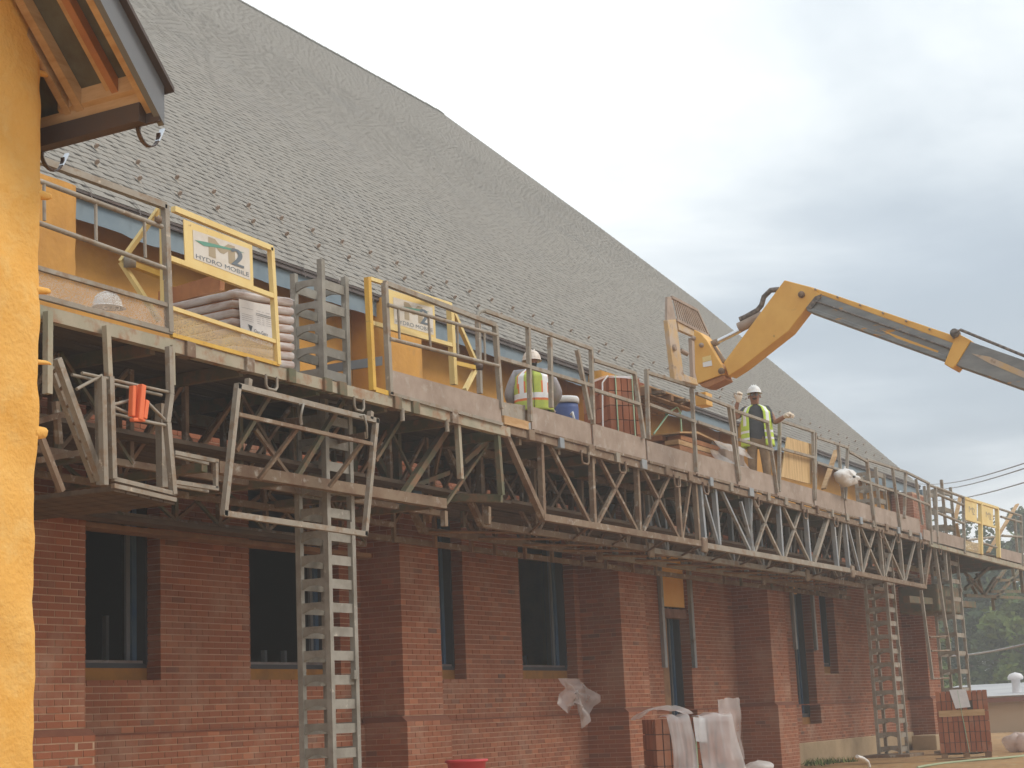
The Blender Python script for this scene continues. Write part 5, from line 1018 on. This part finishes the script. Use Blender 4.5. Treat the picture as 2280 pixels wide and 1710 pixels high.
for s_ in (-1, 1):
    fc.lathe(hc2 + r2 * .092 * s_ - U * .005, [(0, -.01), (.02, -.01), (.026, 0), (.02, .012), (0, .012)], 10, 0, ax=r2 * s_)
    fc.lathe(hc2 + f2 * .086 + r2 * .033 * s_ + U * .015, [(0, 0), (.014, 0), (.009, .006), (0, .008)], 10, 1, ax=f2)
fc.tube([hc2 + f2 * .086 + r2 * -.028 - U * .058, hc2 + f2 * .096 - U * .062, hc2 + f2 * .086 + r2 * .028 - U * .058], [.004, .007, .004], 6, 1)
fc.tube([hc2 + f2 * .088 + r2 * -.035 - U * .046, hc2 + f2 * .102 - U * .044, hc2 + f2 * .088 + r2 * .035 - U * .046], [.006, .008, .006], 6, 1)
fc.build('face', ['skin', 'hair'], w2)
hat_on(w2, q2(0, .015, 1.715), f2, 'white', .12, .98)
sg_ = MB()
for s_ in (-1, 1): sg_.lathe(hc2 + f2 * .098 + r2 * .035 * s_ + U * .016, [(0, 0), (.026, 0), (.024, .008), (0, .010)], 12, 0, ax=f2)
sg_.build('safety_glasses', 'grey_trim', w2)
def vm2(z, a):
    arm = abs(abs(a) - math.pi / 2)
    if z > 1.28 and arm < .36: return None
    if .93 < z < .98 or 1.045 < z < 1.10: return 1
    if abs(a) < .50: return None
    sx = math.sin(a)
    for s_ in (-1, 1):
        if z > 1.16 and abs(sx * s_ - .74) < .09: return 1
    return 0
def vm2b(z, a):
    if abs(a) < .50: return None
    return vm2(z, a)
vest(w2, b2, r2, f2, [(.82, .275, .20, 0), (1.0, .265, .19, 0), (1.2, .255, .18, 0), (1.38, .25, .17, 0), (1.47, .19, .12, 0), (1.515, .09, .08, 0)], -math.pi, math.pi, vm2b, ['vest_lime', 'reflect'], 64)
gl = MB(); hand(gl, J2['rwr'][0], U * .9 - r2 * .25 + f2 * .1, f2, -1, 1.15); hand(gl, J2['lwr'][0], -r2 * .8 + f2 * .5 + U * .1, -U, -1, 1.15); gl.build('gloves', 'glove', w2)

# ------------------------------------------------------------------ on the ground
vd = .36
cp, Rc, Wc, Dc, Hc = brick_cube('brick_pallet', 'pallet of bricks draped in translucent white plastic in front of the brick wall', (21.26, 9.05, .14 + .18), -.92, 10, 8, 6, 'end', grp='brick pallets on the ground')
B3 = (21.26, 9.05, .32)
for i in range(3): MB().frame_box(on(B3, Rc, -.4 + .4 * i, 0, -.06), Rc @ V((.05, 0, 0)), Rc @ V((0, .5, 0)), (0, 0, .055)).build('pallet_block', 'wood_dark', cp)
dr = thing('plastic_drape', (21.26, 9.05, .3), 'translucent white plastic sheet hanging over the front of the brick pallet', 'plastic sheet')
def drape(u0, u1, drop, seed, flare, amp=.025, name='flap'):
    rnd = random.Random(seed); ph = rnd.uniform(0, 6)
    def fn(u, v):
        x = -Wc / 2 + Wc * (u0 + (u1 - u0) * u); s_ = v * (Dc * .55 + drop)
        if s_ < Dc * .55: return on(B3, Rc, x, Dc * .05 - s_, Hc + .03 + .02 * math.sin(9 * u + ph))
        t = (s_ - Dc * .55) / drop
        return on(B3, Rc, x + flare * t * (u - .3) + .03 * math.sin(6 * t + ph), -Dc / 2 - .05 - .10 * t - .05 * abs(math.sin(7 * u + ph)) * t - .035 * abs(math.sin(17 * u + 2 * t + ph)) * (.3 + t), Hc + .02 - drop * t)
    crumple(fn, 14, 22, amp, seed).build(name, 'film', dr)
drape(.16, .46, 1.45, 2, .05, .010); drape(.60, 1.04, 1.5, 5, .28, .010)
crumple(lambda u, v: on(B3, Rc, -Wc / 2 - .22 + .75 * u, -Dc / 2 - .05 + .7 * v, Hc + .04 + .12 * math.sin(3.1 * u) * (1 - .3 * v) - .12 * max(0, .3 - u)), 14, 10, .03, 11).build('top_fold', 'film', dr)
crumple(lambda u, v: on(B3, Rc, Wc / 2 - .1 + .40 * u, -Dc / 2 + .25 + .3 * u, Hc + .22 - .8 * v), 10, 12, .03, 13).build('side_flap', 'film_dim', dr)
MB().add([on(B3, Rc, x, -Dc / 2 - .06, z) for x, z in ((.0, Hc + .0), (.16, Hc - .02), (.17, Hc - .33), (.02, Hc - .31))], [(0, 1, 2, 3)]).build('paper_tag', 'paper', cp)
MB().beam(on(B3, Rc, .04, -Dc / 2 - .02, 0), on(B3, Rc, .03, -Dc / 2 - .02, Hc), .005, .03).build('strap', 'strap_green', cp)
WS = [V(p) for p in ((22.842, 11.720, 2.181), (23.064, 11.720, 2.172), (23.312, 11.720, 2.143), (23.515, 11.720, 2.131), (23.866, 11.720, 2.016), (24.173, 11.720, 1.921), (24.132, 11.720, 1.806), (24.052, 11.720, 1.716), (23.764, 11.720, 1.607), (23.676, 11.720, 1.518), (23.597, 11.720, 1.425), (23.511, 11.720, 1.567), (23.447, 11.720, 1.721), (23.171, 11.720, 1.785), (23.194, 11.720, 1.640), (22.909, 11.720, 1.667), (22.736, 11.720, 1.791), (22.886, 11.720, 1.911), (22.935, 11.720, 1.999), (22.866, 11.720, 2.088))]
wc_ = V((23.296, 11.660, 1.938)); m = MB(); P = []
for k in range(9):
    P.append([wc_ + (q - wc_) * (k / 8) + V((.02 * math.sin(7 * j + k), -.06 * math.sin(j * 1.9 + k * .5) * (k / 8) - .05 * abs(math.sin(j * 1.1 + 1)), .02 * math.cos(5 * j + 2 * k))) for j, q in enumerate(WS)])
m.grid(P, 0, .5, True, True)
ws = tag(m.build('plastic_sheet', 'film_dim'), 'crumpled translucent plastic caught on the wall below the window beside a buttress', 'plastic sheet')
rp_, Rr, Wr, Dr, Hr = brick_cube('brick_pallet', 'strapped cube of red bricks with a paper sheet near the far mast', (34.6, 8.75, .56), -1.32, 10, 6, 6, 'end', grp='brick pallets on the ground')
B4 = (34.6, 8.75, .56)
for i in range(3): MB().frame_box(on(B4, Rr, -.42 + .42 * i, 0, -.055), Rr @ V((.06, 0, 0)), Rr @ V((0, .32, 0)), (0, 0, .05)).build('pallet_block', 'wood_dark', rp_)
MB().frame_box(on(B4, Rr, 0, 0, -.118), Rr @ V((.6, 0, 0)), Rr @ V((0, .34, 0)), (0, 0, .012)).build('pallet_board', 'wood', rp_)
MB().add([on(B4, Rr, x, -Dr / 2 - .03, z) for x, z in ((-.22, Hr + .02), (.10, Hr + .02), (.16, Hr - .33), (-.13, Hr - .35))], [(0, 1, 2, 3)]).build('paper_tag', 'paper', rp_)
MB().frame_box(on(B4, Rr, -.02, -Dr / 2 - .015, Hr - .44), Rr @ V((.44, 0, 0)), Rr @ V((0, .008, 0)), (0, 0, .06)).build('edge_board', 'wood', rp_)
MB().beam(on(B4, Rr, .06, -Dr / 2 - .02, 0), on(B4, Rr, -.06, -Dr / 2 - .02, Hr), .005, .03).build('strap', 'strap_green', rp_)
fp, Rf, Wf, Df, Hf = brick_cube('brick_pallet', 'part of a brick stack cut off by the right edge of the picture', (41.2, 8.25, .58), -1.36, 8, 5, 4, 'end', grp='brick pallets on the ground')
MB().frame_box((41.2, 8.25, .5), Rf @ V((.5, 0, 0)), Rf @ V((0, .3, 0)), (0, 0, .07)).build('pallet_block', 'wood_dark', fp)
blob_ = MB(); blob(blob_, (41.6, 8.45, 1.5), .35, .35, .15, 5, .08); tag(blob_.build('green_tarp', 'strap_green'), 'folded green tarpaulin on the brick stack at the right edge', 'tarp')
pp_ = MB()
for i, (x, y, r_) in enumerate(((38.2, 8.55, .30), (38.4, 8.25, .34), (38.5, 7.95, .27), (38.1, 8.35, .25))): blob(pp_, (x, y, .62), r_ * .7, r_, .20, 30 + i, .09)
tag(pp_.build('plastic_heap', 'film_pink'), 'crumpled heap of pinkish plastic on the dirt right of the brick cube', 'plastic heap')
tb = thing('red_tub', (17.4, 9.9, .7), 'red plastic tub just showing at the bottom edge', 'tub')
rtc = V((16.445, 9.600, 1.133)); rt_ = MB(); rt_.lathe(rtc - V((0, 0, .28)), [(.17, 0), (.21, .30), (.235, .31), (.235, .335), (.205, .33), (.165, .05), (0, .05)], 24); rt_.build('tub', 'red', tb)
MB().box(rtc.x - .25, rtc.x + .25, rtc.y - .25, rtc.y + .25, 0, rtc.z - .28).build('tub_stand', 'wood_dark', tb)
hs = tag(MB().tube([(30.5 + .9 * i, 8.6 - .12 * i + .25 * math.sin(i), gz(30.5 + .9 * i, 8.6) + .02) for i in range(10)], .022, 8).build('ground_hose', 'hose'), 'pale green hose lying along the dirt by the far wall', 'hose')
ph_ = tag(MB().tube([(28.352, 9.000, 0.730), (28.673, 9.000, 0.684), (28.918, 9.000, 0.618), (28.986, 9.000, 0.537)], .03, 8).build('pipe_end', 'strap_white'), 'short white pipe end curving up from the dirt', 'pipe')
bg = MB(); blob(bg, (24.542, 9.300, 0.729), .22, .22, .10, 9, .06); tag(bg.build('sand_bag', 'film'), 'pale plastic bag at the foot of the third buttress', 'bag')
gr = MB(); rnd = random.Random(4)
for i in range(260):
    x = rnd.uniform(33, 35.5); y = rnd.uniform(11.2, 11.8); z = gz(x, y); h_ = rnd.uniform(.03, .15); a = rnd.uniform(0, 6.28)
    gr.add([(x, y, z), (x + .03 * math.cos(a), y + .03 * math.sin(a), z), (x + .1 * math.sin(a), y - .08 * math.cos(a), z + h_)], [(0, 1, 2)], 0, rnd.random())
tag(gr.build('weeds', 'leaf_light', None, True), 'short green weeds along the foot of the far wall', 'weeds', kind='stuff')

# ------------------------------------------------------------------ background: trees, shed, wires
def tree(name, label, x, y, h, rx, mats, seed, n=2600, cone=False, leaf=.30):
    rnd = random.Random(seed); t = thing(name, (x, y, 0), label, 'tree', 'trees behind the site')
    tr = MB(); tr.tube([(x, y, -.2), (x + .1, y, h * .35), (x - .1, y + .1, h * .7), (x, y, h * .95)], [h * .022, h * .016, h * .009, .03], 8)
    for i in range(9):
        a = rnd.uniform(0, 6.28); z0 = h * rnd.uniform(.25, .75); l = rx * rnd.uniform(.5, .9)
        tr.tube([(x, y, z0), (x + l * .5 * math.cos(a), y + l * .5 * math.sin(a), z0 + l * .25), (x + l * math.cos(a), y + l * math.sin(a), z0 + l * (.4 if not cone else -.05))], [h * .008, h * .005, .02], 6)
    tr.build('trunk', 'bark', t)
    m = MB(); cl = []
    for i in range(46):
        z = h * rnd.uniform(.10, 1.0); k = (1 - z / h) if cone else math.sqrt(max(.02, 1 - ((z / h - .52) / .50) ** 2))
        a = rnd.uniform(0, 6.28); r_ = rx * max(.12, k) * rnd.uniform(.35, 1.0)
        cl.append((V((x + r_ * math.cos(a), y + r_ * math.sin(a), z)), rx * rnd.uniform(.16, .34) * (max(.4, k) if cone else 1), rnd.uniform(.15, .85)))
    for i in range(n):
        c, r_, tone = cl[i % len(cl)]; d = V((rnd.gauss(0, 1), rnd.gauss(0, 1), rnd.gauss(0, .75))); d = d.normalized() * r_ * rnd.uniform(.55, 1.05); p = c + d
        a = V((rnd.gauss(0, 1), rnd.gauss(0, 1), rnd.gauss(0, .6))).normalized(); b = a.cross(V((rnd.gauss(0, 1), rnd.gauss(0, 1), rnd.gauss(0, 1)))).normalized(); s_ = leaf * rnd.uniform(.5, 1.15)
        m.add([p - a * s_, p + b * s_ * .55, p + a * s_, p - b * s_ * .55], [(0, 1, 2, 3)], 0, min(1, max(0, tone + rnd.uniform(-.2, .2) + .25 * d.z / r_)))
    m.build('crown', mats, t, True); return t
TR = [('tall dark pine at the right edge behind the far platform unit', 103, 21.6, 10.2, 3.6, 'leaf', True), ('tall spreading dark tree between the far mast and the right edge', 100, 24.6, 9.2, 3.8, 'leaf', False), ('round dark tree just right of the brick gable corner', 96, 27.4, 8.2, 3.4, 'leaf', False), ('broad dark tree behind the farthest mast', 108, 27.8, 8.6, 3.6, 'leaf', False),
      ('lower light green tree growing beside the brick corner', 78, 21.9, 4.6, 1.7, 'leaf_light', False), ('light green bushy tree above the shed roof at the right', 84, 17.6, 5.0, 2.1, 'leaf_light', False), ('dark middle tree above the white shed roof', 92, 21.0, 7.4, 2.8, 'leaf', False), ('mid green tree filling the gap right of the far mast', 88, 19.2, 6.6, 2.4, 'leaf', False)]
for i, (lb, x, y, h_, rx, mm, cn) in enumerate(TR): tree('pine_tree' if cn else 'leafy_tree', lb, x, y, h_ * 1.22, rx * 1.15, mm, 50 + i, 5200, cn, .24)
sh_ = thing('low_shed', (58, 13, 0), 'low shed with pale metal roof beyond the brick pallets', 'shed')
sx, sy0, sy1 = 60.0, 9.0, 17.2
MB().box(sx, sx + 8, sy0, sy1, 0, 1.45).build('wall', 'shed_wall', sh_)
MB().prism([(sx - .3, sy0 - .3, 1.42), (sx - .3, sy1 + .2, 1.42), (sx - .3, sy1 + .2, 1.58), (sx - .3, sy0 - .3, 1.58)], (.1, 0, 0)).build('fascia', 'brick_cap', sh_)
MB().prism([(sx - .25, sy0 - .4, 1.56), (sx + 9, sy0 - .4, 2.05), (sx + 9, sy0 - .4, 2.11), (sx - .35, sy0 - .4, 1.63)], (0, sy1 - sy0 + .7, 0)).build('roof', 'shed_roof', sh_)
MB().lathe((sx + 1.5, 13.6, 1.7), [(.15, 0), (.15, .45), (.26, .47), (.27, .56), (.2, .66), (0, .72)], 14).build('roof_vent', 'paper', sh_)
for i, (a, b, s_) in enumerate((((60.717, 16.500, 9.315), (30.372, 6.000, 5.635), .2), ((60.130, 16.500, 9.046), (30.326, 6.000, 5.538), .2), ((59.877, 16.500, 8.765), (30.198, 6.000, 5.274), .25), ((61.292, 17.000, 3.189), (42.978, 9.000, 2.857), .15))):
    pts = [lerp(a, b, t / 12) - V((0, 0, s_ * math.sin(math.pi * t / 12))) for t in range(13)]
    tag(MB().tube(pts, .012 if i < 3 else .03, 5).build('power_line', 'wire'), ('topmost thin wire crossing the sky at the right', 'second thin wire from the top at the right', 'lowest thin sky wire sloping to the right edge', 'single cable crossing in front of the trees')[i], 'wire', 'overhead wires')

# ------------------------------------------------------------------ thin scattering volume added over the site, standing in for lens glare
hz = bpy.data.materials.new('glare_haze'); hz.use_nodes = True; ht = hz.node_tree; ht.nodes.remove(ht.nodes['Principled BSDF'])
pv = ht.nodes.new('ShaderNodeVolumePrincipled'); pv.inputs['Color'].default_value = (1.0, 0.97, 0.93, 1); pv.inputs['Density'].default_value = 0.0036; pv.inputs['Anisotropy'].default_value = 0.2
ht.links.new(pv.outputs[0], ht.nodes['Material Output'].inputs['Volume']); MT['glare_haze'] = hz
tag(MB().box(-410, 910, -510, 710, -1.2, 22.5).build('glare_haze', 'glare_haze'), kind='stuff')
